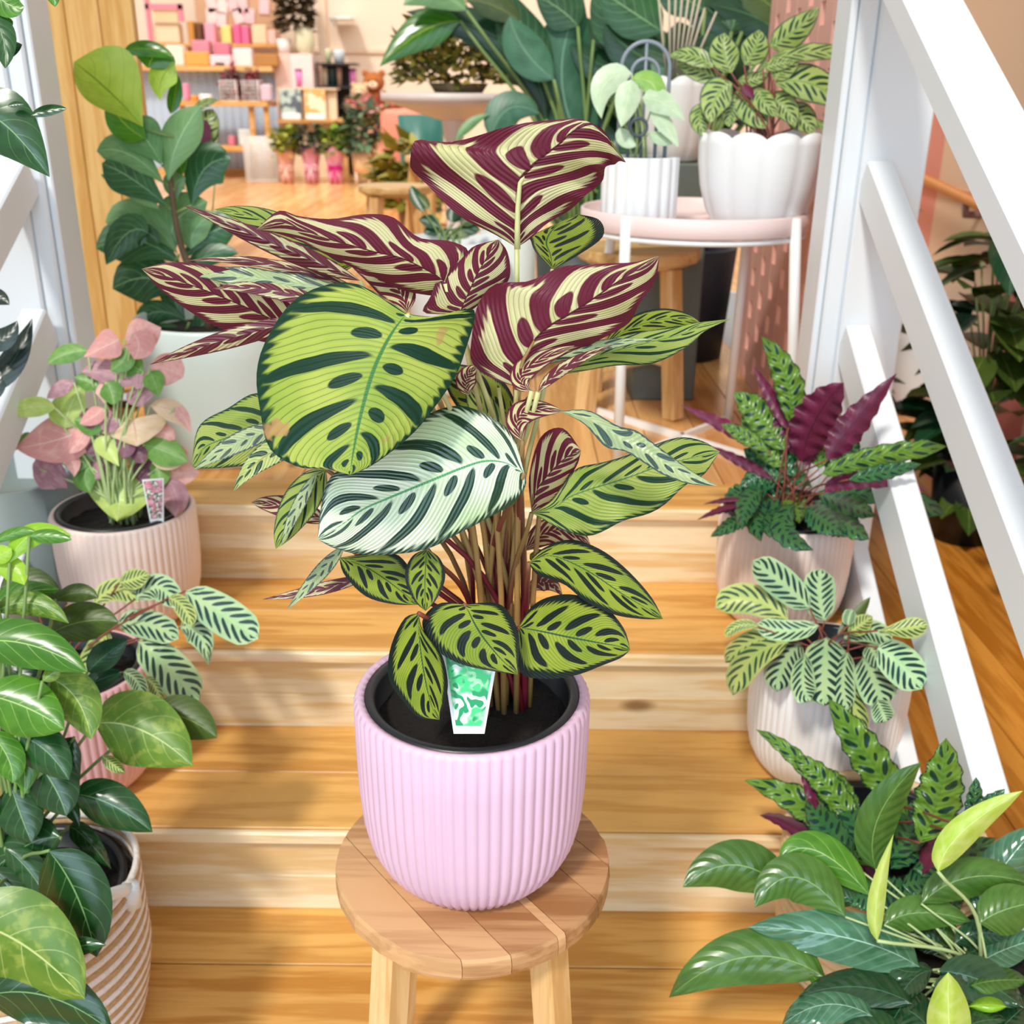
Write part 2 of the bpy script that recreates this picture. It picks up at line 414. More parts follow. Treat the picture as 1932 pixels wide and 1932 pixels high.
# upper shop floor
uf = structure('trim_2')
plank_set(uf, -1.04, .76, 2.216, 12.4, .54, .02, FLOORY, .14, split=True)
plank_set(uf, -4.2, -1.04, 2.995, 12.4, .54, .02, FLOORY, .14, split=True)
plank_set(uf, .76, 4.2, 4.72, 12.4, .54, .02, FLOORY, .14, split=True)
obj('floor_edge_board', box_bm(.76, 1.92, 4.70, 4.72, 0, .54), WHITE, uf, False)
obj('floor_joist', box_bm(-1.03, .75, 2.23, 12.4, .0, .518), plain('6a4524', .8), uf, False)
# walls
wb = structure('wall_back')
obj('plaster', box_bm(-5.2, 4.6, 12.4, 12.5, .5, 4.2), plain('e9d6c2', .8, var=.03, scale=2), wb, False)
obj('picture_rail', box_bm(-5.2, 4.6, 12.37, 12.4, 1.74, 1.80, .01), plain('e2cab2', .6), wb, False)
wl = structure('wall_left')
for i in range(11):
    x = -1.96 + i * .088
    obj('panel_board', box_bm(x + .001, x + .087, 2.96, 2.99, .54, 2.6, .002), PANEL, wl, False)
wo = structure('wall_outer_left')
obj('plaster', box_bm(-2.3, -2.2, .2, 4.6, -.02, 2.6), plain('cfd8de', .7, var=.03), wo, False)
for r in range(9):
    for c in range(8):
        obj('brick', box_bm(-2.199, -2.17, 2.5 + c * .25 + (r % 2) * .12, 2.5 + c * .25 + .235 + (r % 2) * .12, .0 + r * .09, .08 + r * .09, .006),
            plain(['e7b9b4', 'eac3bd', 'b97a4a'][(r * 5 + c * 3) % 7 % 3 if (r + c) % 4 == 0 else 0], .8), wo, False)
# right wall with a painted mural of arches
m, t, p, o_ = newmat('mural_paint'); tc = t.nodes.new('ShaderNodeTexCoord'); sp = t.nodes.new('ShaderNodeSeparateXYZ'); t.links.new(tc.outputs['Object'], sp.inputs[0])
yy, zz = E(t, sp.outputs[1]), E(t, sp.outputs[2])
def arch(yc, zc, r): return (((yy - yc) ** 2.0 + ((zz - zc).mx(0.0)) ** 2.0) ** .5).lt(r)
col = srgb('dcbfa3')
for (yc, zc, r, c) in ((5.55, 1.1, .62, 'd98f80'), (5.55, 1.1, .42, 'dcbfa3'), (3.25, .9, .95, 'e0a090'), (3.25, .9, .8, 'c9756a'), (3.25, .9, .5, 'dcbfa3')):
    col = mixc(t, arch(yc, zc, r), col, srgb(c))
t.links.new(col, p.inputs['Base Color']); p.inputs['Roughness'].default_value = .7
wr = structure('wall_right')
obj('plaster', box_bm(1.92, 2.02, .2, 6.5, -.02, 3.2), m, wr, False)
obj('ledge', box_bm(1.90, 1.92, 2.0, 7.0, .98, 1.0, .003), plain('c99a80', .6), wr, False)
# wooden wall handrail on the right
hr = thing('wall_handrail', 'round orange wooden handrail fixed along the mural wall', 'handrail', atx(1835, 383, 1.85))
a_, b_ = atx(1700, 316, 1.85), atx(1850, 388, 1.85); d_ = (a_ - b_)
obj('rail', tube_bm([b_ - d_ * 1.2, b_, a_, a_ + d_ * .35], .022, n=12), plain('c97a28', .35), hr)
q_ = atx(1822, 405, 1.86); obj('bracket', tube_bm([q_ + Vector((.06, 0, 0)), q_, q_ + Vector((-.01, 0, .05))], .018, n=8), plain('a58078', .4), hr)
# ================================================================ balustrades
SL = Vector((0, -math.cos(math.radians(31.6)), -math.sin(math.radians(31.6))))
def balustrade(label, x0, x1, sgn, rails):
    root = thing('stair_balustrade', label, 'balustrade', ((x0 + x1) / 2, 2.15, .54))
    yb = 2.10
    obj('post', box_bm(x0, x1, yb, yb + .12, .0, 2.35, .004), WHITE, root, False)
    xi = x0 if sgn > 0 else x1
    obj('post_trim', box_bm(min(xi, xi - sgn * .035), max(xi, xi - sgn * .035), yb + .01, yb + .13, .54, 2.35, .004), WHITE, root, False)
    obj('post_moulding', box_bm(min(xi - sgn * .036, xi - sgn * .05), max(xi - sgn * .036, xi - sgn * .05), yb + .02, yb + .12, .54, 2.35, .003), WHITE, root, False)
    # stringer board
    P = Vector(((xi + (.047 if sgn > 0 else -.047)), 2.10, .43))
    obj('stringer', beam_bm(P, P + SL * 1.0, .034, .30, bev=.003), WHITE, root, False)
    for ri, (xc, ztop, w, h, L) in enumerate(rails):
        D = (SL + Vector((sgn * (.012, .035, .03)[ri], 0, 0))).normalized()
        P = Vector((xc, 2.10 - .0, ztop))
        obj('rail', beam_bm(P, P + D * L, w, h, bev=.004), WHITE, root, False)
    return root
import json
def railpos(px, py, Y=2.10):
    p = at(px, py, Y); return p
rr = []
for (px, py, w, h, L) in ((1609, 640, .05, .085, .98), (1650, 335, .05, .08, 1.5), (1654, -172, .095, .048, 1.5)):
    q = railpos(px, py); rr.append((q.x, q.z, w, h, L))
balustrade('white painted stair balustrade with three sloping rails right of the steps', .665, .79, 1, rr)
rl = []
for (px, py, w, h, L) in ((78, 610, .05, .085, 1.3), (40, 330, .05, .08, 1.5)):
    q = railpos(px, py); rl.append((q.x, q.z, w, h, L))
balustrade('white painted stair balustrade left of the steps beside the pine panelling', -1.07, -.955, -1, rl)
# pink slotted screen running back from the right post
PINKM = plain('e9b3a4', .5, var=.03)
sc_ = thing('slotted_screen', 'terracotta pink slotted metal screen standing behind the right stair post', 'screen', (.72, 2.7, .54))
XS = .725; pitch = .115
for i in range(9):
    y = 2.26 + i * pitch
    obj('upright_strip', box_bm(XS - .008, XS + .008, y, y + .076, .54, 2.15, .003), PINKM, sc_, False)
    if i < 8:
        z = .54 + (.049 if i % 2 else 0)
        while z < 2.15:
            obj('bridge', box_bm(XS - .0075, XS + .0075, y + .0755, y + pitch + .0005, z, min(z + .046, 2.15)), PINKM, sc_, False); z += .098
# ================================================================ stools
def stool(label, cx, cy, z0, h, R, ang=0.0, group=None, front=True, legw=.036, lega=0.0):
    root = thing('wooden_stool', label, 'stool', (cx, cy, z0), group)
    T = .030; zt = z0 + h; ks = 7; n = 40
    dv = Vector((math.cos(ang), math.sin(ang), 0)); nv_ = Vector((-dv.y, dv.x, 0))
    edges = [-R + 2 * R * k / ks for k in range(ks + 1)]
    if front: edges = [-R, -.64 * R, -.36 * R, -.02 * R, .05 * R, .42 * R, .72 * R, R]
    for e0, e1 in zip(edges, edges[1:]):
        pts = []
        for (e, sg) in ((e0, 1), (e1, -1)):
            pass
        m_ = 10; up_, lo_ = [], []
        for k in range(m_ + 1):
            e = e0 + (e1 - e0) * k / m_; hl = math.sqrt(max(0, R * R - e * e)); up_.append((hl, e)); lo_.append((-hl, e))
        ring = up_ + lo_[::-1]; bm = bmesh.new(); g = .0005
        rings = []
        for (sc, z) in ((.965, zt - T), (.995, zt - T * .8), (1.0, zt - T * .45), (.992, zt - .004), (.978, zt)):
            rr_ = []
            for (l, e) in ring:
                ee = min(max(e, e0 + g), e1 - g); p_ = dv * l * sc + nv_ * (ee if abs(ee) < R * .9 else ee * sc)
                rr_.append(bm.verts.new((cx + p_.x, cy + p_.y, z)))
            rings.append(rr_)
        for a, b in zip(rings, rings[1:]):
            for k in range(len(a)): bm.faces.new((a[k], a[(k + 1) % len(a)], b[(k + 1) % len(a)], b[k]))
        bm.faces.new(rings[0][::-1]); bm.faces.new(rings[-1])
        bmesh.ops.remove_doubles(bm, verts=bm.verts, dist=1e-6); bmesh.ops.recalc_face_normals(bm, faces=bm.faces)
        obj('seat_strip', bm, STOOLTOP if front else STOOLRIM, root, False)
    obj('seat_base', lathe_bm([(0, zt - T - .014), (R * .80, zt - T - .014), (R * .88, zt - T - .006), (R * .88, zt - T), (0, zt - T)], 40, c=(cx, cy)), STOOLRIM, root)
    for k in range(4):
        a = lega + PI / 4 + k * PI / 2; d = Vector((math.cos(a), math.sin(a), 0))
        top = Vector((cx, cy, zt - T - .012)) + d * R * .76; bot = Vector((cx, cy, z0)) + d * R * 1.04
        obj('leg', beam_bm(bot, top, legw, legw, side=Vector((-d.y, d.x, 0)), bev=.004), STOOLLEG, root, False)
    for k in range(2):
        a = lega + PI / 4 + k * PI / 2; d = Vector((math.cos(a), math.sin(a), 0)); zc = z0 + h * ((.08 if front else .28) + .06 * k)
        obj('stretcher', beam_bm(Vector((cx, cy, zc)) + d * R * .84, Vector((cx, cy, zc)) - d * R * .84, .018, .03, side=Vector((0, 0, 1)), bev=.002), STOOLLEG, root, False)
    return root
STX, STY = -.0430, 1.0146
stool('round acacia stool with striped seat in front of the steps, under the lilac pot', STX, STY, 0, .5, .166, math.radians(-52), front=True)
# ================================================================ pots
def ribbed_pot(label, cx, cy, z, R, H, col, group=None, nrib=64, taper=.93, rough=.5):
    M = plain(col, rough, var=.02)
    b = R * .62; t = .011
    prof = [(0, z), (b, z), (b + R * .10, z + .004), (R * .84, z + H * .10), (R * .92, z + H * .2), (R * .965, z + H * .32), (R * .99, z + H * .5), (R, z + H * .75), (R, z + H * .97),
            (R - .002, z + H * .992), (R - t * .4, z + H), (R - t, z + H * .99), (R - t, z + H * .5), (R - t * 1.3, z + H * .2), (0, z + .02)]
    o = obj('ribbed_pot', lathe_bm(prof, nrib * 6, nrib, .0016, (z + .003, z + H * .975), (cx, cy)), M)
    # put the origin at the pot's base
    return tag(o, label, 'pot', group)
def nursery_pot(root, cx, cy, ztop, r, H=.16, soil_drop=.03):
    prof = [(0, ztop - H), (r * .8, ztop - H), (r * .97, ztop - .014), (r * .97, ztop - .012), (r + .004, ztop - .012), (r + .004, ztop), (r - .004, ztop + .001), (r - .008, ztop - .004),
            (r - .010, ztop - .05), (0, ztop - .052)]
    np_ = obj('nursery_pot', lathe_bm(prof, 56, c=(cx, cy)), BLACKPOT, root)
    bm = lathe_bm([(0, ztop - soil_drop), (r * .3, ztop - soil_drop + .004), (r * .6, ztop - soil_drop), (r * .85, ztop - soil_drop - .003), (r - .009, ztop - soil_drop - .004)], 40, c=(cx, cy))
    for v in bm.verts: v.co.z += random.uniform(-.003, .003)
    obj('soil', bm, SOIL, np_, False)
# ================================================================ the main calathea
PZ, PH, PR = .5, .236, .1325
ribbed_pot('large lilac pink ribbed pot standing on the acacia stool', STX, STY, PZ, PR, PH, 'e0bdd4', nrib=66)
mp_ = thing('potted_calathea', 'tall calathea with striped green and maroon leaves in the lilac pot on the stool', 'plant', (STX, STY, PZ + .03))
nursery_pot(mp_, STX, STY, PZ + PH - .002, .117, .19, .03)
obj('pot_sticker', box_bm(STX - .016, STX + .013, STY - .1228, STY - .1215, PZ + PH - .032, PZ + PH - .014), plain('f0ece4', .5), mp_, False)
obj('sticker_print', box_bm(STX - .0135, STX + .0105, STY - .1232, STY - .1229, PZ + PH - .031, PZ + PH - .016), plain('b5553a', .5), mp_, False)
SOILZ = PZ + PH - .03
G = mp_
def ML(rows, Yb, mat, tilt=.6, under=False, cup=.12, nv=26, nu=14, wave=0.0, wf=4, stm=1, anchor=None, drop=0.0, sm=None):
    o, B = leaf_mesh(G, 'leaf', [tuple(r) if len(r) == 6 else (r[0], r[1]) * 3 for r in rows], Yb, mat, tilt, cup, wave, wf, nv, nu, under, drop=drop)
    if stm:
        ax, ay = anchor if anchor else (STX + .035 + random.uniform(-.028, .028), STY + random.uniform(-.005, .05))
        stem(G, (ax, ay, SOILZ - .004), B, .0036, .0024, sm or (STEMY if B.z > 1.08 else STEMR), .8, 12)
    return B
# A top maroon underside
ML([(975, 467), (930, 440, 976, 445, 1005, 447), (860, 405, 976, 420, 1035, 420), (805, 345, 977, 390, 1075, 395), (772, 308, 980, 345, 1108, 370),
    (780, 265, 1000, 318, 1130, 345), (860, 268, 1025, 295, 1142, 322), (960, 236, 1055, 272, 1150, 312), (1045, 227, 1085, 245, 1160, 308), (1110, 230, 1130, 238, 1172, 306), (1181, 306)],
   1.0, MAK, -.25, True, .10, 34, 18, wave=.25, anchor=(STX + .05, STY), sm=STEMY)
# B big scorched leaf
ML([(768, 592), (735, 568, 758, 603, 820, 597), (655, 532, 742, 625, 885, 582), (560, 562, 725, 655, 896, 600), (503, 640, 708, 692, 880, 655),
    (484, 705, 695, 730, 862, 705), (491, 775, 683, 775, 830, 755), (508, 845, 674, 815, 785, 812), (560, 880, 667, 852, 735, 855), (612, 885, 663, 876, 695, 882), (661, 896)],
   .93, MAKB, .45, False, .16, 34, 20)
# C leaf, window sheen painted into its pale colour
ML([(989, 893), (968, 822, 955, 874, 992, 915), (920, 783, 915, 870, 970, 948), (860, 765, 872, 883, 925, 975), (790, 790, 825, 902, 868, 1005),
    (725, 835, 778, 921, 808, 1035), (665, 870, 730, 941, 740, 1046), (620, 905, 685, 961, 675, 1045), (605, 960, 645, 990, 630, 1034), (599, 1017)],
   .94, MAKC, .35, False, .14, 34, 18)
# D maroon right
ML([(975, 730), (925, 712, 980, 705, 990, 712), (890, 680, 988, 678, 1020, 692), (888, 630, 1008, 643, 1075, 668), (905, 575, 1035, 617, 1120, 647), (935, 534, 1068, 597, 1160, 628),
    (1000, 530, 1100, 577, 1188, 605), (1065, 503, 1135, 553, 1205, 578), (1130, 497, 1172, 527, 1225, 548), (1195, 495, 1210, 505, 1240, 515), (1244, 482)],
   .98, MAK, -.2, True, .14, 34, 18, wave=.2)
# E long upper left underside
ML([(840, 535), (884, 478, 826, 522, 845, 558), (850, 455, 790, 502, 800, 556), (790, 448, 752, 485, 752, 545), (742, 410, 708, 476, 700, 520), (690, 404, 662, 463, 655, 500),
    (625, 413, 615, 450, 610, 478), (565, 408, 570, 433, 565, 455), (525, 398, 530, 420, 520, 440), (483, 434)], 1.0, MAK, -.3, True, .2, 34, 16)
def SL_(x0, y0, xm, ym, x1, y1, w, mat, Yb, shape='lance', **k):
    wl, wr = k.pop('wl', 1), k.pop('wr', 1)
    return ML(spine_rows(x0, y0, xm, ym, x1, y1, w, shape, 9, wl, wr), Yb, mat, **k)
SL_(680, 530, 520, 462, 344, 386, 20, MAKN, 1.04, under=True, tilt=-.2, nv=24, nu=8)
SL_(660, 505, 520, 425, 404, 395, 26, MAK, 1.06, stm=0, nu=8)
SL_(670, 500, 600, 490, 540, 455, 20, MAKD, 1.05, stm=0, nu=8)
SL_(585, 640, 430, 565, 267, 507, 56, MAK, 1.03, under=True, tilt=-.3, shape='ell')
SL_(700, 560, 480, 525, 318, 508, 20, MAKG, 1.0, stm=0, nu=8, wave=.6)
SL_(650, 590, 520, 548, 400, 545, 17, MAKN, .99, under=True, stm=0, nu=8)
SL_(690, 555, 520, 500, 348, 492, 11, MAKN, 1.05, under=True, nu=6, wave=.8)
SL_(590, 600, 430, 640, 282, 688, 19, MAKN, .98, under=True, tilt=-.3, nu=8)
# H upright centre underside
ML([(868, 592), (800, 590, 873, 578, 890, 585), (812, 560, 880, 562, 915, 565), (825, 528, 889, 542, 945, 545), (850, 509, 898, 521, 961, 525), (872, 487, 910, 500, 962, 497),
    (895, 464, 925, 475, 955, 470), (940, 452)], 1.0, MAK, -.2, True, .14, 24, 12)
SL_(768, 590, 735, 528, 655, 494, 34, MAK, 1.01, under=True, shape='ell')
# J behind right small
ML([(1043, 508), (1012, 478, 1038, 480, 1090, 482), (1002, 455, 1030, 455, 1137, 447), (1005, 443, 1048, 428, 1131, 415), (1090, 404)], 1.1, MAKD, .3, False, .1, 18, 10)
# K right long
ML([(1030, 710), (1080, 672, 1085, 690, 1090, 702), (1150, 640, 1150, 665, 1160, 690), (1210, 626, 1215, 648, 1235, 685), (1270, 618, 1280, 632, 1300, 652), (1320, 608, 1325, 614, 1330, 625), (1378, 602)],
   1.02, MAK, .4, False, .1, 24, 10)
SL_(1140, 650, 1235, 605, 1325, 612, 22, MAKD, 1.05, shape='ell', stm=0)
SL_(1010, 690, 1120, 655, 1240, 640, 12, MAKG, .98, stm=0, nu=6)
SL_(1003, 738, 990, 698, 1085, 652, 22, MAK, .95, under=True, shape='ell')
SL_(1015, 740, 1068, 692, 1158, 650, 12, MAKN, .95, under=True)
SL_(978, 745, 975, 775, 1000, 742, 10, MAKN, 1.0, under=True, stm=0)
# L twisting
SL_(986, 832, 985, 780, 1064, 776, 24, MAK, .94, under=True, shape='ell')
ML([(1056, 776), (1110, 774, 1112, 790, 1102, 800), (1165, 803, 1168, 824, 1142, 843), (1200, 812, 1208, 846, 1180, 852), (1232, 835, 1235, 860, 1225, 880), (1268, 862, 1272, 884, 1254, 897), (1312, 893, 1315, 902, 1300, 913), (1355, 917)],
   .93, MAKG, .4, False, .1, 26, 10, stm=0)
# M wavy olive right
ML([(1003, 968), (1040, 945, 1045, 958, 1035, 985), (1062, 915, 1075, 937, 1075, 1008), (1085, 885, 1115, 922, 1112, 1008), (1130, 875, 1155, 910, 1165, 990), (1180, 858, 1195, 897, 1212, 972),
    (1230, 842, 1235, 882, 1262, 945), (1285, 823, 1280, 870, 1300, 912), (1328, 834, 1320, 860, 1332, 890), (1358, 852)], .98, MAK, .4, False, .1, 34, 16, wave=.35, wf=4)
# N pink underside
ML([(1003, 968), (998, 900, 1013, 925, 1045, 945), (1020, 825, 1040, 890, 1072, 905), (1062, 808, 1070, 862, 1090, 875), (1096, 850)], 1.02, MAK, -.2, True, .1, 20, 12)
# O right lower
ML([(998, 1062), (1022, 1036, 1035, 1048, 1015, 1085), (1075, 1018, 1075, 1060, 1065, 1103), (1130, 1035, 1122, 1085, 1105, 1135), (1180, 1072, 1170, 1118, 1160, 1160), (1228, 1125, 1215, 1145, 1212, 1168), (1251, 1168)],
   .97, MAKD, .6, False, .12, 26, 14)
# P heart right front
ML([(978, 1184), (998, 1150, 1000, 1187, 976, 1228), (1025, 1130, 1032, 1193, 985, 1272), (1065, 1121, 1068, 1201, 1035, 1281), (1105, 1127, 1104, 1208, 1090, 1273), (1145, 1147, 1135, 1214, 1135, 1256), (1178, 1187, 1165, 1219, 1172, 1241), (1189, 1226)],
   .94, MAKD, .6, False, .12, 26, 14)
# Q centre front
ML([(876, 1141), (830, 1138, 885, 1155, 912, 1137), (797, 1170, 896, 1177, 945, 1141), (812, 1215, 910, 1200, 968, 1168), (855, 1247, 927, 1222, 979, 1200), (905, 1262, 948, 1246, 979, 1235), (977, 1273)],
   .92, MAKD, .6, False, .12, 26, 14)
# R hanging over the rim
ML([(790, 1157), (762, 1168, 790, 1185, 799, 1190), (736, 1225, 794, 1228, 832, 1232), (734, 1282, 800, 1268, 845, 1285), (762, 1325, 808, 1308, 840, 1325), (790, 1353, 817, 1338, 832, 1345), (829, 1358)],
   .905, MAKD, .25, False, .12, 26, 14)
# S, T under C
ML([(640, 1052), (650, 1085, 690, 1070, 735, 1042), (690, 1125, 730, 1095, 772, 1070), (742, 1140, 765, 1122, 790, 1110), (788, 1141)], .97, MAKD, .5, False, .12, 18, 10, stm=0)
SL_(806, 1035, 802, 1090, 803, 1153, 38, MAKD, .955, shape='ell')
# U left group
ML([(560, 790), (490, 742, 500, 800, 530, 865), (430, 770, 430, 825, 450, 880), (375, 805, 385, 845, 385, 884), (362, 880)], 1.06, MAK, .4, False, .12, 22, 12)
SL_(545, 800, 450, 835, 364, 888, 20, MAKG, 1.0, stm=0, nu=8)
SL_(600, 830, 505, 858, 440, 928, 24, MAKN, .99, nu=10)
SL_(615, 820, 540, 835, 470, 868, 18, MAKD, 1.01, stm=0, nu=8)
SL_(615, 885, 565, 950, 520, 1036, 34, MAK, .98, shape='ell', nu=10)
SL_(600, 890, 560, 960, 530, 1030, 12, MAKG, .97, stm=0, nu=6)
SL_(620, 985, 545, 958, 474, 948, 22, MAK, 1.08, under=True, shape='ell', nu=8)
SL_(650, 1030, 600, 1085, 540, 1152, 14, MAKG, 1.0, nu=6)
SL_(700, 1085, 600, 1112, 494, 1131, 12, MAKN, 1.03, under=True, nu=6)
# V behind the centre
SL_(970, 790, 905, 745, 835, 690, 48, MAKD, 1.1, shape='ell')
SL_(985, 830, 925, 790, 880, 700, 30, MAK, 1.08, shape='ell')
SL_(885, 745, 880, 715, 900, 690, 20, MAK, .97, under=True, shape='ell', stm=0)
SL_(990, 1040, 1050, 1000, 1115, 1030, 26, MAK, 1.08, under=True, shape='ell')
SL_(930, 1062, 950, 1010, 985, 960, 20, MAKN, 1.06, under=True, nu=8)
SL_(1000, 1115, 1030, 1098, 1062, 1125, 18, MAKN, 1.06, under=True, nu=8)
SL_(1000, 1045, 1020, 1050, 1060, 1045, 14, MAKD, 1.05, nu=8, stm=0)
SL_(850, 985, 880, 975, 975, 950, 14, MAKG, 1.06, nu=6, stm=0)
for i in range(11):   # bare leaf stalks rising behind the blades
    x = STX + .035 + random.uniform(-.035, .035); y = STY + random.uniform(.01, .05)
    tx = x + random.uniform(-.06, .03); stem(G, (x, y, SOILZ - .004), (tx, y + random.uniform(.02, .06), random.uniform(.93, 1.08)), .0034, .0024, STEMR if i % 3 else STEMY, .8, 8)
for (px, py, dx) in ((935, 1300, .004), (972, 1300, -.006), (985, 1306, .008), (915, 1312, 0), (955, 1310, .01)):
    a = atz(px, py, SOILZ + .004); obj('stem', tube_bm([a, a + Vector((dx, 0, .05))], .0052, .004, 8), plain('9a2038', .4), G)
# printed care label
def care_label(label, corners, zbase, Yb, mat, print_mat):
    root = thing('plant_label', label, 'label', at(corners[2][0], corners[2][1], Yb))
    P = [at(x, y, Yb + d) for (x, y, d) in corners]; n = (P[1] - P[0]).cross(P[3] - P[0]).normalized() * .0006
    v = [p_ + n for p_ in P] + [p_ - n for p_ in P]
    obj('card', (v, [(0, 1, 2, 3), (7, 6, 5, 4), (0, 4, 5, 1), (1, 5, 6, 2), (2, 6, 7, 3), (3, 7, 4, 0)]), mat, root, False)
    c = sum(P, Vector()) / 4; sgn = 1 if n.y < 0 else -1
    Q = [c + (p_ - c) * .86 + n * sgn * 1.6 + Vector((0, 0, .003)) for p_ in P]
    o = obj('print', (Q, [(0, 1, 2, 3)]), print_mat, root, False); return root
def print_mat(name, cols, scale=90):
    m, t, p, o = newmat(name); tc = t.nodes.new('ShaderNodeTexCoord'); nz = noise(t, tc.outputs['Object'], scale, 2)
    n2 = noise(t, tc.outputs['Object'], scale * 1.6, 1); w = (n2 * 26.0).sin().step(-.1, .3)
    a = mixc(t, nz.step(.42, .5), srgb(cols[0]), srgb(cols[1])); b = mixc(t, nz.step(.5, .6), srgb(cols[2]), srgb(cols[3]))
    t.links.new(mixc(t, w, a, b), p.inputs['Base Color']); p.inputs['Roughness'].default_value = .3; return m
care_label('white plastic care label with a green leaf print in the big pot', [(832, 1225, .02), (940, 1235, .02), (914, 1384, -.004), (856, 1384, -.004)], 0, .905, plain('f3f7f7', .35),
           print_mat('green_leaf_print', ['f2fbf4', '3fd07c', '0f9a5c', 'a8f0b4'], 38))
obj('stem', tube_bm([at(x, y, .985) for x, y in ((976, 470), (976, 430), (977, 390), (981, 345), (990, 330))], .0030, .0018, 7), STEMY, G)
obj('stem', tube_bm([at(x, y, .965) for x, y in ((975, 735), (980, 705), (988, 678), (1008, 643))], .0028, .0012, 7), STEMR, G)
# ================================================================ more leaf kinds
CTEN = striped_leaf('fishbone_blade', 'c0dea8', 'a9d3a0', '123c38', ('9a6a78', 'a87c86', '6a2c48', '5d2440', None), N=8, k=.20, lng=(.49, .38, .30), alt=False, margin=1.3,
                    lines=.0, mid='bfe08a', rough=.3, trans=.15, dist=.02)
CTENY = striped_leaf('fishbone_blade_yellowish', 'c9d67c', 'b4cc78', '2f5a34', ('9a6a78', 'a87c86', '6a2c48', '5d2440', None), N=8, k=.20, lng=(.49, .38, .26), alt=False, margin=1.3,
                     lines=.0, mid='c9de72', rough=.3, trans=.2, dist=.02)
RAT = striped_leaf('rattlesnake_blade', '709832', '5d8830', '1b4030', ('5e1836', '6a1c3a', '4c1430', '3c0f28', None), N=9, k=.10, lng=(.45, .3, .3), sml=(.3, .14, .2), margin=.9,
                   lines=.1, nl=2, mid='4e8a34', rough=.3, trans=.15, dist=.05)
RATD = striped_leaf('rattlesnake_blade_dark', '42783c', '316e43', '123a34', ('5e1836', '6a1c3a', '4c1430', '3c0f28', None), N=9, k=.10, lng=(.5, .36, .3), sml=(.3, .2, .25), margin=.9,
                    lines=.1, nl=2, mid='2f6e42', rough=.25, trans=.12, dist=.05)
MAROON = plain_leaf('maroon_underside', '5c1738', '741f45', '3e0f28', N=10, rough=.4, trans=.12, vs=.5)
MAKS = striped_leaf('small_calathea_blade', 'b4c878', '9db95c', '1b4432', ('8e5a66', '9a6870', '5a2038', '5a2038', None), N=8, k=.22, lng=(.5, .40, .30), sml=(.3, .24, .24), margin=.9,
                    lines=.25, nl=3, mid='5a8a48', rough=.3, trans=.15)
FIG = plain_leaf('fig_blade', '23502f', '32663a', '93bf8c', N=6, k=.3, under=('86b87c', '94c384', '6e9c64'), rough=.35, trans=.12, vw=.07, vs=.55)
FIGL = plain_leaf('fig_blade_new', 'a3cc3e', 'b9dc52', '6a8a2c', N=5, k=.3, under=('a8cf48', 'bada5c', '7f9a3c'), rough=.35, trans=.3, vw=.05, vs=.5)
FIGM = plain_leaf('fig_blade_pale', '5d9257', '75a168', 'a9d49a', N=6, k=.3, rough=.4, trans=.15, vw=.06, vs=.4)
FIGB = plain_leaf('fig_blade_glossy', '327317', '498a1f', 'b4c94c', N=6, k=.3, rough=.2, trans=.2, vw=.05, vs=.5)
SYP = plain_leaf('syngonium_pink', 'e09c98', 'f2bcb2', 'f6d2c8', N=5, k=.3, rough=.45, trans=.25, vw=.06, vs=.5)
SYM = plain_leaf('syngonium_mauve', 'a87884', 'c69aa2', '8e5a68', N=6, k=.3, rough=.45, trans=.15, vw=.05, vs=.5)
SYC = plain_leaf('syngonium_cream', 'e0c493', 'ecd0b0', 'd99a8c', N=6, k=.3, rough=.45, trans=.25, vw=.06, vs=.5)
SYG = plain_leaf('syngonium_green', '5f9240', '79a94e', 'a6c878', N=5, k=.3, rough=.4, trans=.2, vs=.4)
SYY = plain_leaf('syngonium_lime', 'b3cf68', 'cde07e', 'dcecae', N=5, k=.3, rough=.4, trans=.25, vs=.7, vw=.05)
SYD = plain_leaf('syngonium_plum', '6a3f50', '855666', '4c2c3a', N=5, k=.3, rough=.45, trans=.1, vs=.4)
POT = plain_leaf('pothos_blade', '3e751c', '558d28', 'b9d67c', N=5, k=.26, rough=.25, trans=.2, vw=.05, vs=.65, patch=None, spec=.6)
POTV = plain_leaf('pothos_blade_variegated', '59812b', '6e9135', 'c6d58a', N=5, k=.26, rough=.35, trans=.22, vw=.05, vs=.6, patch='b9c45c')
POTD = plain_leaf('pothos_blade_dark', '1a421e', '255328', '7fa368', N=5, k=.26, rough=.2, trans=.08, vw=.05, vs=.5, spec=.7)
POTL = plain_leaf('pothos_blade_new', '8fc22c', 'a6d040', 'cfe07c', N=5, k=.26, rough=.25, trans=.3, vw=.05, vs=.4)
LILY = plain_leaf('peace_lily_blade', '3e6624', '4f782f', '8aac60', N=9, k=.16, rough=.28, trans=.15, vw=.12, vs=.12, bmp=.3, spec=.7)
LILYD = plain_leaf('peace_lily_blade_dark', '1a3e24', '244d2f', '4f8060', N=9, k=.16, rough=.2, trans=.06, vw=.12, vs=.12, bmp=.35, spec=.8)
LILYG = plain_leaf('peace_lily_blade_glossy', '346849', '4f8164', 'a9d0bc', N=9, k=.16, rough=.15, trans=.06, vw=.14, vs=.25, bmp=.35, spec=.9)
SPATHE = plain_leaf('young_spathe', 'b4d84c', 'd0e67a', 'eaf4b4', N=4, k=.1, rough=.35, trans=.3, vw=.2, vs=.3)
DARKL = plain_leaf('deep_green_blade', '183e26', '234e2f', '4f8458', N=8, k=.3, rough=.3, trans=.06, vs=.3)
TEALL = plain_leaf('blue_green_blade', '336649', '477c5f', '7ab08c', N=9, k=.3, rough=.4, trans=.06, vs=.2)
OLIVEL = plain_leaf('olive_blade', '344b17', '485d1f', '7d9440', N=8, k=.3, rough=.4, trans=.1, vs=.3)
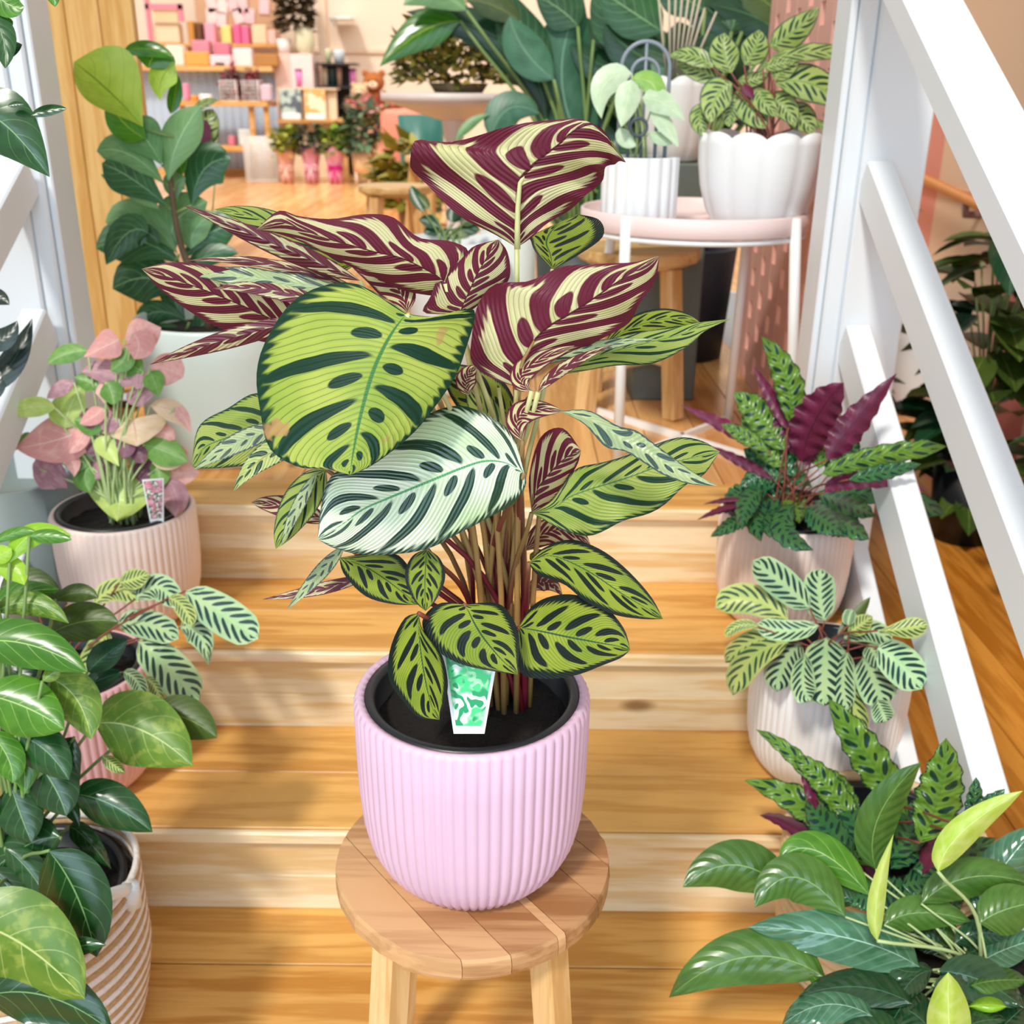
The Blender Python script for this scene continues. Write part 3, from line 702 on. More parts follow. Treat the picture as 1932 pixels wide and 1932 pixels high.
MINT = plain_leaf('mint_philodendron_blade', 'bcd8b0', 'd0e4c4', 'e2ecc0', N=5, k=.3, rough=.4, trans=.2, vs=.4)
MINTG = plain_leaf('green_philodendron_blade', '8fc25c', 'a9d070', 'd0e4a0', N=5, k=.3, rough=.3, trans=.25, vs=.4)
PETG = plain('7d9a58', .45); PETB = plain('8a4a3c', .5); PETL = plain('b5c98c', .45)
def plant(name, label, cx, cy, z, group=None):
    return thing(name, label, 'plant', (cx, cy, z), group)
def leaves(root, specs, Yc, soil, petm=PETG, pr=.0028, tilt=.55, nv=12, nu=6, cup=.12, jit=.03, petiole=True, ws=1.0):
    """spec: (x0,y0, xm,ym, x1,y1, w, material, shape[, options])"""
    for s in specs:
        x0, y0, xm, ym, x1, y1, w, mt, shp = s[:9]; k = dict(s[9]) if len(s) > 9 else {}
        Yb = Yc + k.pop('dy', 0) + random.uniform(-.01, .01); tl = k.pop('tilt', tilt); pt = k.pop('pet', petiole)
        wv = k.pop('wave', 0); wf = k.pop('wf', 5); un = k.pop('under', False); lb = k.pop('label', None)
        o, B = leaf_mesh(root, 'leaf', spine_rows(x0, y0, xm, ym, x1, y1, w * ws, shp, 9, k.pop('wl', 1), k.pop('wr', 1)), Yb, mt, tl, k.pop('cup', cup), wv, wf, k.pop('nv', nv), nu, un, lb, zmin=(soil[2] + .042) if soil is not None else None)
        if pt and soil is not None:
            a = Vector(soil) + Vector((random.uniform(-jit, jit), random.uniform(-jit, jit), 0))
            stem(root, a, B, pr, pr * .7, petm, .6, 6)
# ---------------------------------------------------------------- peach ribbed pot, left of the third step, pink syngonium
def rimpos(pxc, zrim, Y): return at(pxc, 900, Y).x
def potx(px, py, Y): return at(px, py, Y).x
YL = 1.905; xs = potx(236, 985, YL)
ribbed_pot('peach ribbed pot at the left end of the second step', xs, YL, .36, .137, .235, 'f0dad0', nrib=64)
g = plant('potted_syngonium', 'pink and lime syngonium in the peach pot on the left of the steps', xs, YL, .39)
nursery_pot(g, xs, YL, .36 + .236, .122, .19, .03); S = (xs, YL, .565)
leaves(g, [
 (225, 640, 205, 650, 158, 673, 24, SYP, 'lance'), (236, 640, 275, 632, 304, 618, 26, SYP, 'ovate', {'wl': 1.1}), (250, 630, 262, 650, 253, 678, 26, SYP, 'ell'),
 (252, 728, 205, 702, 154, 702, 20, SYM, 'ell'), (283, 690, 320, 698, 346, 712, 26, SYP, 'ell'), (165, 662, 125, 668, 89, 686, 15, SYG, 'ell'), (282, 700, 292, 722, 299, 749, 17, SYG, 'ovate'),
 (240, 655, 232, 680, 208, 700, 18, SYG, 'ell'), (270, 700, 250, 690, 225, 670, 18, SYG, 'ell'), (140, 722, 115, 733, 88, 752, 12, SYM, 'ell'), (185, 730, 165, 720, 140, 712, 14, SYG, 'ell'), (122, 808, 132, 768, 158, 722, 30, SYY, 'ovate'),
 (104, 770, 60, 768, 10, 783, 16, SYY, 'ell'), (175, 805, 100, 832, 29, 845, 38, SYP, 'ovate'), (195, 770, 178, 785, 150, 800, 14, SYP, 'ell'), (165, 800, 150, 830, 130, 856, 14, SYP, 'ell'),
 (250, 790, 255, 812, 258, 842, 52, SYC, 'heart', {'wave': .2, 'wf': 3}), (283, 765, 330, 778, 361, 816, 17, SYC, 'lance'), (330, 770, 345, 785, 361, 816, 10, SYP, 'lance'),
 (160, 770, 168, 790, 172, 810, 16, SYD, 'ell'), (230, 815, 238, 840, 232, 866, 16, SYD, 'ell'), (180, 820, 175, 840, 165, 855, 18, SYD, 'ell'), (200, 800, 208, 830, 215, 850, 10, SYD, 'ell'), (262, 838, 262, 855, 270, 875, 14, SYD, 'ell'),
 (192, 822, 200, 842, 225, 880, 18, SYY, 'lance'), (228, 900, 226, 940, 221, 984, 52, SYY, 'heart'), (235, 885, 200, 875, 145, 880, 16, SYY, 'ell'), (240, 895, 262, 885, 287, 866, 10, SYY, 'lance'), (160, 855, 152, 875, 148, 890, 12, SYG, 'lance'),
 (272, 838, 312, 852, 354, 872, 24, SYG, 'ell'), (285, 855, 315, 868, 352, 866, 16, SYC, 'ell'), (308, 888, 340, 892, 377, 890, 20, SYP, 'ell'), (115, 872, 95, 893, 75, 922, 32, SYM, 'ell', {'wave': .3}), (75, 885, 90, 890, 128, 922, 16, SYM, 'ell'),
 (312, 905, 330, 938, 331, 976, 22, SYM, 'ell'), (128, 855, 138, 875, 140, 900, 12, SYP, 'lance'), (60, 825, 48, 828, 28, 850, 9, SYG, 'ell'), (330, 860, 345, 850, 350, 845, 10, SYP, 'ell'),
 (240, 850, 262, 842, 290, 850, 18, SYG, 'ell'), (210, 860, 190, 880, 180, 905, 18, SYM, 'ell'), (255, 820, 300, 815, 330, 830, 18, SYP, 'ell'), (190, 790, 170, 800, 140, 790, 18, SYG, 'ell'), (240, 760, 262, 748, 290, 745, 16, SYM, 'ell'), (215, 750, 200, 740, 180, 742, 18, SYP, 'ell'),
 (290, 870, 300, 895, 300, 920, 18, SYG, 'ell'), (200, 720, 210, 740, 215, 765, 18, SYG, 'ell'), (250, 880, 280, 890, 300, 885, 20, SYD, 'ell'), (170, 880, 160, 900, 170, 930, 20, SYG, 'ell'), (225, 790, 205, 795, 190, 790, 18, SYM, 'ell'), (260, 700, 262, 716, 258, 735, 16, SYM, 'ell'),
], YL, S, PETL, .0026, .5, ws=1.22)
care_label('small care label with a pink print in the syngonium pot', [(268, 905, 0), (309, 902, 0), (309, 985, -.004), (284, 988, -.004)], 0, YL - .07, plain('f3f7f7', .35), print_mat('pink_leaf_print', ['f6dfe6', 'd9829a', '3c7a4c', 'f0b8c8'], 70))
# ---------------------------------------------------------------- pink ribbed pot one step lower, fishbone plant
YC = 1.60; xc = potx(150, 1380, YC)
ribbed_pot('rose pink ribbed pot behind the rope basket at the left of the first step', xc, YC, .18, .137, .235, 'ecbcc4', nrib=64)
g = plant('potted_fishbone_plant', 'fishbone striped plant spilling right over the rose pink pot at left', xc, YC, .21)
nursery_pot(g, xc, YC, .18 + .236, .122, .19, .03); S = (xc, YC, .385)
leaves(g, [
 (350, 1115, 420, 1160, 488, 1205, 34, CTEN, 'obl'), (262, 1208, 318, 1262, 376, 1322, 36, CTEN, 'obl'), (222, 1178, 278, 1178, 338, 1205, 26, CTEN, 'obl', {'wave': .2}), (178, 1140, 218, 1112, 262, 1135, 20, CTENY, 'obl'),
 (255, 1130, 300, 1108, 332, 1148, 24, CTEN, 'obl'), (318, 1128, 345, 1145, 362, 1182, 16, CTENY, 'obl'), (340, 1185, 375, 1195, 394, 1256, 26, CTEN, 'ovate', {'wave': .3}), (225, 1100, 255, 1092, 282, 1082, 18, CTENY, 'ell', {'wave': .4}),
 (205, 1190, 180, 1230, 150, 1285, 20, CTENY, 'obl'), (232, 1268, 258, 1285, 268, 1318, 15, CTEN, 'obl'), (272, 1280, 292, 1295, 303, 1328, 13, CTENY, 'obl'), (192, 1425, 214, 1443, 236, 1458, 12, CTENY, 'ell'),
 (60, 1120, 40, 1130, 10, 1150, 18, CTENY, 'obl'), (50, 1180, 20, 1200, -10, 1215, 18, CTENY, 'obl'),
], YC, S, PETB, .0022, .55, ws=1.12)
# ---------------------------------------------------------------- right side of the steps
YA = 1.93; xa = potx(1481, 1010, YA)
ribbed_pot('blush pink ribbed pot at the right end of the second step', xa, YA, .36, .133, .235, 'f0dcd2', nrib=64)
g = plant('potted_rattlesnake_plant', 'rattlesnake plant with maroon undersides in the blush pot on the right', xa, YA, .39)
nursery_pot(g, xa, YA, .36 + .236, .119, .19, .03); S = (xa, YA, .565)
W_ = {'wave': .85, 'wf': 7}
def w_(**k): d = dict(W_); d.update(k); return d
leaves(g, [
 (1490, 800, 1487, 720, 1437, 634, 24, RAT, 'ell', w_(tilt=.1)), (1485, 810, 1458, 755, 1422, 692, 10, MAROON, 'ell', w_()), (1512, 870, 1540, 790, 1592, 722, 36, MAROON, 'ell', w_(tilt=-.2)),
 (1560, 868, 1610, 800, 1692, 704, 24, MAROON, 'lance', w_(tilt=.2, dy=-.2)), (1545, 885, 1556, 830, 1590, 738, 17, RAT, 'ell', w_()), (1510, 860, 1480, 812, 1448, 795, 20, MAROON, 'ell', w_()), (1480, 850, 1440, 790, 1384, 740, 28, RAT, 'ell', w_()),
 (1480, 880, 1440, 840, 1398, 785, 20, RAT, 'ell', w_()), (1450, 850, 1375, 808, 1284, 764, 12, MAROON, 'lance', w_(dy=.02)), (1450, 852, 1400, 820, 1360, 800, 13, RAT, 'lance', w_(dy=-.02, pet=False)),
 (1505, 900, 1455, 880, 1403, 846, 26, RATD, 'ell', w_()), (1460, 905, 1400, 872, 1330, 838, 9, MAROON, 'lance', w_()), (1550, 895, 1650, 862, 1786, 842, 17, RAT, 'obl', w_(dy=-.22, tilt=.1)), (1600, 905, 1670, 890, 1738, 875, 13, RATD, 'ell', w_(dy=-.22, tilt=.1)),
 (1555, 930, 1620, 905, 1752, 925, 15, MAROON, 'lance', w_(dy=-.2)), (1580, 935, 1680, 935, 1784, 972, 18, RATD, 'obl', w_()), (1532, 918, 1450, 900, 1392, 1000, 18, RATD, 'obl', w_()), (1410, 975, 1380, 990, 1340, 1013, 12, RATD, 'ell', w_()),
 (1445, 935, 1425, 970, 1436, 1022, 20, RATD, 'ell', w_()), (1500, 950, 1478, 1000, 1535, 1038, 20, RATD, 'ell', w_()), (1475, 945, 1498, 955, 1508, 988, 22, RAT, 'ell', w_()), (1535, 945, 1590, 985, 1640, 1018, 20, RATD, 'ell', w_()),
 (1500, 900, 1470, 850, 1445, 815, 22, RATD, 'ell', w_()), (1560, 900, 1590, 860, 1625, 830, 20, RATD, 'ell', w_()), (1500, 930, 1440, 945, 1400, 985, 22, RATD, 'ell', w_()), (1540, 930, 1600, 950, 1650, 975, 20, RATD, 'ell', w_()), (1520, 880, 1530, 840, 1540, 800, 16, MAROON, 'ell', w_()), (1500, 960, 1460, 990, 1440, 1000, 22, RATD, 'ell', w_()), (1560, 960, 1580, 990, 1600, 1000, 20, RATD, 'ell', w_()),
 (1402, 955, 1360, 962, 1314, 982, 6, MAROON, 'lance', w_()), (1402, 945, 1370, 944, 1325, 952, 5, MAROON, 'lance', w_()), (1420, 930, 1390, 935, 1368, 970, 16, RATD, 'ell', w_()), (1520, 960, 1550, 980, 1590, 1010, 22, RATD, 'ell', w_()),
 (1480, 900, 1440, 895, 1395, 920, 18, RATD, 'ell', w_()), (1530, 870, 1500, 830, 1490, 790, 22, RAT, 'ell', w_()), (1440, 925, 1410, 950, 1400, 1000, 18, RATD, 'ell', w_()),
], YA, S, PETB, .0022, .5, nv=26, nu=6, ws=1.2)
YB = 1.655; xb = potx(1556, 1340, YB)
ribbed_pot('white ribbed pot at the right end of the first step', xb, YB, .18, .141, .235, 'f8f8f8', nrib=64)
g = plant('potted_fishbone_plant', 'fishbone striped plant in the white ribbed pot on the right of the steps', xb, YB, .21)
nursery_pot(g, xb, YB, .18 + .236, .127, .19, .03); S = (xb, YB, .385)
leaves(g, [
 (1528, 1148, 1475, 1100, 1420, 1058, 28, CTEN, 'obl', {'tilt': .1}), (1556, 1172, 1546, 1120, 1550, 1073, 28, CTEN, 'obl', {'tilt': .1}), (1488, 1172, 1415, 1130, 1350, 1148, 27, CTENY, 'obl'), (1545, 1180, 1480, 1190, 1428, 1176, 19, CTEN, 'obl'),
 (1472, 1200, 1415, 1212, 1368, 1250, 20, CTENY, 'obl'), (1488, 1212, 1420, 1240, 1382, 1312, 26, CTENY, 'obl'), (1512, 1212, 1480, 1250, 1465, 1305, 30, CTEN, 'obl'), (1560, 1202, 1556, 1268, 1555, 1332, 42, CTEN, 'obl'),
 (1602, 1245, 1604, 1310, 1636, 1382, 20, CTENY, 'obl'), (1628, 1240, 1650, 1285, 1666, 1335, 33, CTEN, 'obl'), (1655, 1222, 1698, 1252, 1740, 1300, 34, CTEN, 'obl', {'dy': -.16}), (1592, 1205, 1640, 1190, 1682, 1215, 20, CTEN, 'obl'),
 (1655, 1190, 1710, 1186, 1752, 1178, 18, CTENY, 'obov', {'dy': -.2, 'tilt': .2}), (1580, 1200, 1612, 1165, 1642, 1126, 12, OLIVEL, 'ell'), (1600, 1195, 1625, 1178, 1646, 1162, 17, CTENY, 'ell'), (1430, 1182, 1395, 1180, 1368, 1202, 10, CTENY, 'obl'),
 (1655, 1320, 1665, 1345, 1672, 1362, 20, CTEN, 'obl'), (1600, 1230, 1590, 1290, 1600, 1340, 22, CTEN, 'obl'), (1520, 1235, 1515, 1290, 1530, 1322, 22, CTEN, 'obl'), (1640, 1215, 1655, 1240, 1680, 1262, 22, CTEN, 'obl'), (1600, 1180, 1602, 1165, 1608, 1150, 12, CTEN, 'obl'),
], YB, S, PETB, .0022, .5, ws=1.12)
# ---------------------------------------------------------------- wicker basket with the front rattlesnake plant
def rope_basket(label, cx, cy, z, R, H, cols, coil, handles=(), lid=None, tilt=0.0, taper=.86):
    root = thing('woven_basket', label, 'basket', (cx, cy, z)); k = int(H / coil); n = 44
    for i in range(k):
        zz_ = z + coil * (i + .5); f = i / k; rr = R * (taper + (1 - taper) * min(1, f * 2.2) ** .6); M_ = cols[i % len(cols)]
        v, fc = [], []
        for a in range(n):
            th = 2 * PI * a / n
            for b in range(6):
                ph = 2 * PI * b / 6; r_ = rr + math.cos(ph) * coil * .52 + .0012 * math.sin(th * 40 + b)
                v.append((cx + r_ * math.cos(th), cy + r_ * math.sin(th), zz_ + math.sin(ph) * coil * .56 + tilt * math.cos(th) * f))
        for a in range(n):
            for b in range(6):
                fc.append((a * 6 + b, ((a + 1) % n) * 6 + b, ((a + 1) % n) * 6 + (b + 1) % 6, a * 6 + (b + 1) % 6))
        obj('coil', (v, fc), M_, root)
    obj('basket_base', lathe_bm([(0, z), (R * taper, z), (R * taper, z + .008), (0, z + .008)], 32, c=(cx, cy)), cols[0], root)
    for (th0, th1) in handles:
        pts = []
        for i in range(11):
            t = i / 10; th = th0 + (th1 - th0) * t
            pts.append((cx + (R + .004) * math.cos(th), cy + (R + .004) * math.sin(th), z + H + math.sin(PI * t) * .038))
        bm = tube_bm(pts, .0095, n=8); rh = obj('rope_handle', bm, WHITE, root)
        for t in (0, 1):
            th = th1 if t else th0; p_ = (cx + (R + .006) * math.cos(th), cy + (R + .006) * math.sin(th))
            obj('rope_knot', tube_bm([(p_[0], p_[1], z + H - .03), (p_[0], p_[1], z + H + .008)], .013, n=8), WHITE, rh)
    return root
WICK = plain('ead0a4', .7, var=.12, scale=60, bmp=.6); JUTE = plain('c6a377', .85, var=.2, scale=120, bmp=.8); COTTON = plain('eee6e2', .8, var=.06, scale=120, bmp=.8)
YD = 1.36; xd = potx(1660, 1640, YD)
rope_basket('cream ribbed wicker basket beside the peace lily at the right front', xd, YD, 0, .150, .27, [WICK], .018, taper=.9)
g = plant('potted_rattlesnake_plant', 'long-leaved rattlesnake plant in the cream wicker basket at the right front', xd, YD, .05)
nursery_pot(g, xd, YD, .262, .128, .2, .03); S = (xd, YD, .23)
leaves(g, [
 (1712, 1540, 1640, 1430, 1563, 1318, 30, RAT, 'ell', w_(tilt=.2)), (1600, 1545, 1512, 1440, 1426, 1376, 14, RAT, 'ell', w_()), (1625, 1570, 1560, 1480, 1498, 1426, 22, RAT, 'ell', w_()), (1612, 1610, 1530, 1525, 1404, 1472, 26, RAT, 'ell', w_()),
 (1622, 1590, 1590, 1500, 1555, 1452, 20, RAT, 'ell', w_()), (1565, 1625, 1500, 1562, 1432, 1538, 12, MAROON, 'ell', w_()), (1735, 1590, 1772, 1500, 1785, 1392, 38, RAT, 'ell', w_(tilt=.1, dy=-.12)), (1820, 1560, 1855, 1532, 1896, 1488, 20, RATD, 'ell', w_(dy=-.22)),
 (1832, 1580, 1838, 1520, 1842, 1466, 15, RATD, 'ell', w_(dy=-.2)), (1700, 1600, 1760, 1570, 1820, 1545, 16, RATD, 'ell', w_()), (1640, 1600, 1650, 1540, 1690, 1490, 20, RATD, 'ell', w_()), (1560, 1600, 1530, 1500, 1508, 1440, 8, MAROON, 'ell', w_()),
 (1720, 1640, 1800, 1620, 1880, 1580, 26, RATD, 'ell', w_()), (1680, 1640, 1720, 1600, 1760, 1580, 22, RATD, 'ell', w_()), (1600, 1650, 1560, 1600, 1520, 1580, 18, RATD, 'ell', w_()), (1650, 1660, 1640, 1620, 1600, 1570, 20, MAROON, 'ell', w_()),
 (1700, 1670, 1750, 1660, 1800, 1640, 26, RATD, 'ell', w_()), (1640, 1680, 1690, 1690, 1740, 1680, 30, RATD, 'ell', w_()), (1720, 1680, 1770, 1700, 1820, 1700, 30, RATD, 'ell', w_()), (1680, 1620, 1720, 1560, 1740, 1500, 30, RATD, 'ell', w_()), (1600, 1680, 1570, 1650, 1530, 1630, 26, MAROON, 'ell', w_()), (1740, 1650, 1780, 1600, 1830, 1590, 26, MAROON, 'ell', w_()), (1660, 1700, 1640, 1690, 1590, 1700, 28, RATD, 'ell', w_()), (1800, 1680, 1840, 1640, 1880, 1630, 24, RATD, 'ell', w_()), (1610, 1620, 1560, 1560, 1520, 1510, 24, RATD, 'ell', w_()), (1640, 1610, 1600, 1530, 1580, 1470, 22, RATD, 'ell', w_()), (1650, 1640, 1610, 1590, 1560, 1570, 22, RAT, 'ell', w_()),
], YD, S, PETB, .0024, .45, nv=26, nu=6, ws=1.2)
# ---------------------------------------------------------------- peace lily in white pots at the right front
YE = 1.12; xe = potx(1850, 1830, YE)
ribbed_pot('white ribbed pot holding the peace lily at the right front corner', xe, YE, 0, .135, .22, 'f2f4f6', nrib=60)
g = plant('potted_peace_lily', 'peace lily with pale green spathes at the right front corner', xe, YE, .03)
nursery_pot(g, xe, YE, .21, .118, .17, .03); S = (xe, YE, .18)
leaves(g, [
 (1652, 1640, 1658, 1540, 1738, 1438, 36, LILY, 'ell', {'tilt': .1, 'dy': .08}), (1490, 1690, 1390, 1632, 1288, 1674, 46, LILY, 'ell', {'dy': .06}), (1642, 1690, 1540, 1605, 1470, 1625, 34, POT, 'ell', {'dy': .05}),
 (1595, 1730, 1500, 1655, 1424, 1712, 44, LILY, 'ell', {'dy': .02}), (1735, 1825, 1600, 1770, 1412, 1749, 48, LILYG, 'ell', {'dy': -.02}), (1558, 1845, 1410, 1805, 1262, 1882, 50, LILY, 'ell', {'dy': -.03}),
 (1738, 1705, 1830, 1655, 1945, 1668, 36, LILY, 'ell', {'dy': .02}), (1668, 1745, 1735, 1722, 1832, 1738, 32, LILY, 'ell', {'dy': .02}), (1848, 1742, 1900, 1715, 1975, 1700, 46, LILY, 'ell'),
 (1845, 1730, 1890, 1640, 1960, 1560, 44, LILYG, 'ell', {'dy': .05}), (1850, 1815, 1900, 1790, 1970, 1768, 32, LILYG, 'ell'), (1770, 1832, 1850, 1850, 1932, 1902, 40, LILYD, 'ell', {'dy': -.04}),
 (1722, 1895, 1620, 1862, 1506, 1880, 34, LILYD, 'ell', {'dy': -.04}), (1650, 1920, 1560, 1895, 1475, 1935, 34, LILYG, 'ell', {'dy': -.05}), (1760, 1950, 1700, 1900, 1620, 1900, 40, LILYD, 'ell', {'dy': -.05}),
 (1900, 1900, 1860, 1895, 1825, 1900, 14, POTL, 'lance', {'dy': -.05}), (1880, 1950, 1920, 1910, 1960, 1880, 30, LILYD, 'ell', {'dy': -.03}), (1740, 1790, 1720, 1760, 1700, 1755, 24, LILYD, 'ell', {'dy': .03}),
 (1800, 1830, 1835, 1810, 1860, 1805, 14, POT, 'ell'), (1620, 1640, 1590, 1610, 1560, 1590, 16, LILYD, 'ell', {'dy': .08}), (1560, 1880, 1540, 1850, 1530, 1840, 10, POT, 'ell'), (1810, 1960, 1840, 1930, 1900, 1925, 26, LILYD, 'ell', {'dy': -.06}),
 (1690, 1850, 1650, 1840, 1600, 1850, 26, LILYD, 'ell'), (1760, 1860, 1800, 1880, 1850, 1930, 34, LILYD, 'ell', {'dy': -.06}), (1720, 1860, 1700, 1900, 1660, 1960, 34, LILYD, 'ell', {'dy': -.06}), (1830, 1860, 1880, 1850, 1940, 1850, 26, LILY, 'ell', {'dy': -.02}), (1800, 1780, 1850, 1760, 1900, 1770, 26, LILYD, 'ell', {'dy': .02}), (1740, 1830, 1700, 1830, 1650, 1800, 24, LILYD, 'ell', {'dy': .01}), (1700, 1960, 1640, 1940, 1580, 1960, 34, LILYD, 'ell', {'dy': -.08}), (1870, 1960, 1850, 1930, 1800, 1920, 24, LILY, 'ell', {'dy': -.08}), (1620, 1700, 1580, 1690, 1540, 1690, 20, LILYD, 'ell', {'dy': .06}), (1790, 1740, 1770, 1700, 1730, 1690, 20, LILYD, 'ell', {'dy': .05}),
(1790, 1800, 1750, 1770, 1700, 1770, 26, LILYD, 'ell', {'dy': .03}), (1800, 1790, 1780, 1750, 1775, 1710, 22, LILY, 'ell', {'dy': .04}), (1820, 1800, 1860, 1780, 1890, 1740, 22, LILYD, 'ell', {'dy': .03}), (1760, 1830, 1720, 1850, 1690, 1900, 26, LILYD, 'ell', {'dy': -.02}),
], YE, S, PETL, .0022, .5, nv=20, nu=8, cup=.16, ws=1.08)
for (sp_, nm) in (((1655, 1775, 1655, 1690, 1686, 1574, 17), 'a'), ((1770, 1645, 1815, 1570, 1930, 1492, 30), 'b'), ((1795, 2000, 1790, 1920, 1789, 1834, 42), 'c')):
    o, B = leaf_mesh(g, 'spathe', spine_rows(*sp_, 'lance' if nm == 'a' else 'ell'), YE - (.04 if nm != 'c' else .16), SPATHE, .1, .35, 0, 5, 18, 8)
    stem(g, (xe, YE, .2), B, .003, .0025, PETL, .7, 8)
# ---------------------------------------------------------------- striped rope basket, left front
YF = 1.20; xf = potx(40, 1660, YF)
bk = []
for i in range(26): bk.append(COTTON if i % 2 == 0 else JUTE)
rope_basket('white and natural striped rope basket with rope handles at the left front', xf, YF, 0, .160, .29, [COTTON, JUTE], .0115, handles=((-1.15, -.1), (2.1, 3.1)), taper=.8, tilt=.012)
g = plant('potted_philodendron', 'large glossy green philodendron with variegated leaves in the rope basket at left', xf, YF, .05)
nursery_pot(g, xf, YF, .275, .14, .22, .03); S = (xf, YF, .24)
leaves(g, [
 (-60, 1215, 50, 1215, 165, 1268, 46, POT, 'ell'), (-30, 1310, 50, 1335, 122, 1377, 58, POT, 'ell'), (95, 1280, 145, 1320, 172, 1395, 46, POTV, 'ell', {'dy': .05}), (178, 1365, 268, 1378, 363, 1445, 72, POTV, 'ell', {'dy': .08}),
 (290, 1345, 350, 1355, 410, 1392, 42, OLIVEL, 'ell', {'dy': .14}), (30, 1385, 85, 1415, 130, 1472, 44, POTD, 'ell'), (55, 1420, 100, 1480, 125, 1540, 52, POTD, 'ell', {'dy': .02}), (-20, 1380, 15, 1430, 24, 1478, 34, POT, 'ell'),
 (10, 1440, 40, 1430, 46, 1500, 38, POT, 'ell'), (138, 1498, 210, 1518, 288, 1570, 44, POTD, 'ell', {'dy': .03}), (20, 1480, 40, 1540, 60, 1590, 44, POTD, 'ell'), (115, 1580, 50, 1595, -20, 1650, 52, POTD, 'ell', {'dy': -.02}),
 (92, 1605, 145, 1690, 182, 1806, 66, POTD, 'ell', {'dy': -.14, 'tilt': .3}), (-70, 1740, 40, 1780, 160, 1885, 100, POTV, 'ell', {'dy': -.21, 'tilt': .3}), (-30, 1880, 90, 1880, 215, 1950, 62, POTD, 'ell', {'dy': -.23, 'tilt': .3}), (100, 1800, 150, 1785, 201, 1783, 20, POTD, 'lance', {'dy': -.2}),
 (18, 1062, 60, 1010, 136, 1012, 22, POTL, 'ell', {'dy': .05}), (55, 1012, 95, 1012, 136, 1018, 14, POT, 'ell', {'dy': .06}), (-15, 1025, 30, 1005, 68, 1004, 11, POT, 'ell', {'dy': .06}), (-20, 1055, 5, 1045, 22, 1035, 18, POTL, 'ell', {'dy': .05}),
 (-10, 1075, 25, 1075, 46, 1104, 24, POTL, 'ell', {'dy': .04}), (-10, 1155, 60, 1138, 130, 1176, 24, POTV, 'ell', {'dy': .05}), (95, 1195, 160, 1172, 224, 1174, 38, OLIVEL, 'ell', {'dy': .1}), (-10, 1140, 40, 1118, 112, 1112, 22, POT, 'ell', {'dy': .07}),
 (105, 1130, 150, 1118, 185, 1128, 18, OLIVEL, 'ell', {'dy': .12}), (165, 1268, 200, 1235, 240, 1208, 26, DARKL, 'ell', {'dy': .12}), (150, 1302, 190, 1282, 232, 1268, 19, DARKL, 'ell', {'dy': .12}), (80, 1285, 100, 1270, 115, 1262, 14, POTV, 'ell'),
 (140, 1390, 130, 1430, 150, 1480, 24, POTD, 'ell', {'dy': .06}), (-10, 1230, 30, 1270, 90, 1285, 30, DARKL, 'ell', {'dy': .1}), (130, 1560, 160, 1580, 210, 1640, 22, POTD, 'ell', {'dy': .06}), (60, 1640, 50, 1680, 40, 1700, 36, POTD, 'ell'), (10, 1600, 60, 1650, 100, 1720, 34, POTD, 'ell', {'dy': -.05}), (-10, 1520, 40, 1560, 90, 1640, 30, POT, 'ell', {'dy': .02}), (-20, 1640, 30, 1690, 60, 1750, 36, POTD, 'ell', {'dy': -.05}), (60, 1500, 110, 1500, 150, 1560, 26, POTD, 'ell', {'dy': .06}), (0, 1330, 60, 1400, 70, 1470, 34, POTV, 'ell', {'dy': .05}),
 (20, 1690, 70, 1720, 120, 1800, 40, POTD, 'ell', {'dy': -.01}), (0, 1110, 60, 1100, 120, 1135, 30, OLIVEL, 'ell', {'dy': .12}),
], YF, S, PETG, .0032, .5, nv=18, nu=8, cup=.15)
# ---------------------------------------------------------------- fiddle leaf fig in the big pale planter behind the left post
YG = 2.44; xg = potx(425, 760, YG)
o = obj('round_planter', lathe_bm([(0, .54), (.165, .54), (.178, .56), (.188, .65), (.19, .80), (.192, .86), (.188, .868), (.180, .866), (.178, .80), (0, .79)], 64, c=(xg, YG)), plain('d5e3df', .35, var=.02), None)
tag(o, 'large smooth pale green planter under the fig at the left of the landing', 'planter')
g = plant('fiddle_leaf_fig', 'tall fiddle leaf fig in the pale green planter beside the pine panel', xg, YG, .80)
obj('soil', lathe_bm([(0, .835), (.176, .83), (.176, .80), (0, .80)], 32, c=(xg, YG)), SOIL, g)
t0, t1, t2 = at(372, 660, YG), at(330, 490, YG), at(318, 300, YG); t0.z = .83; t0.x = xg - .02
obj('trunk', tube_bm(bez(t0, t0 + Vector((0, 0, .2)), t1 - Vector((0, 0, .1)), t2, 10), .011, .006, 8), plain('6b5a44', .8, var=.2), g)
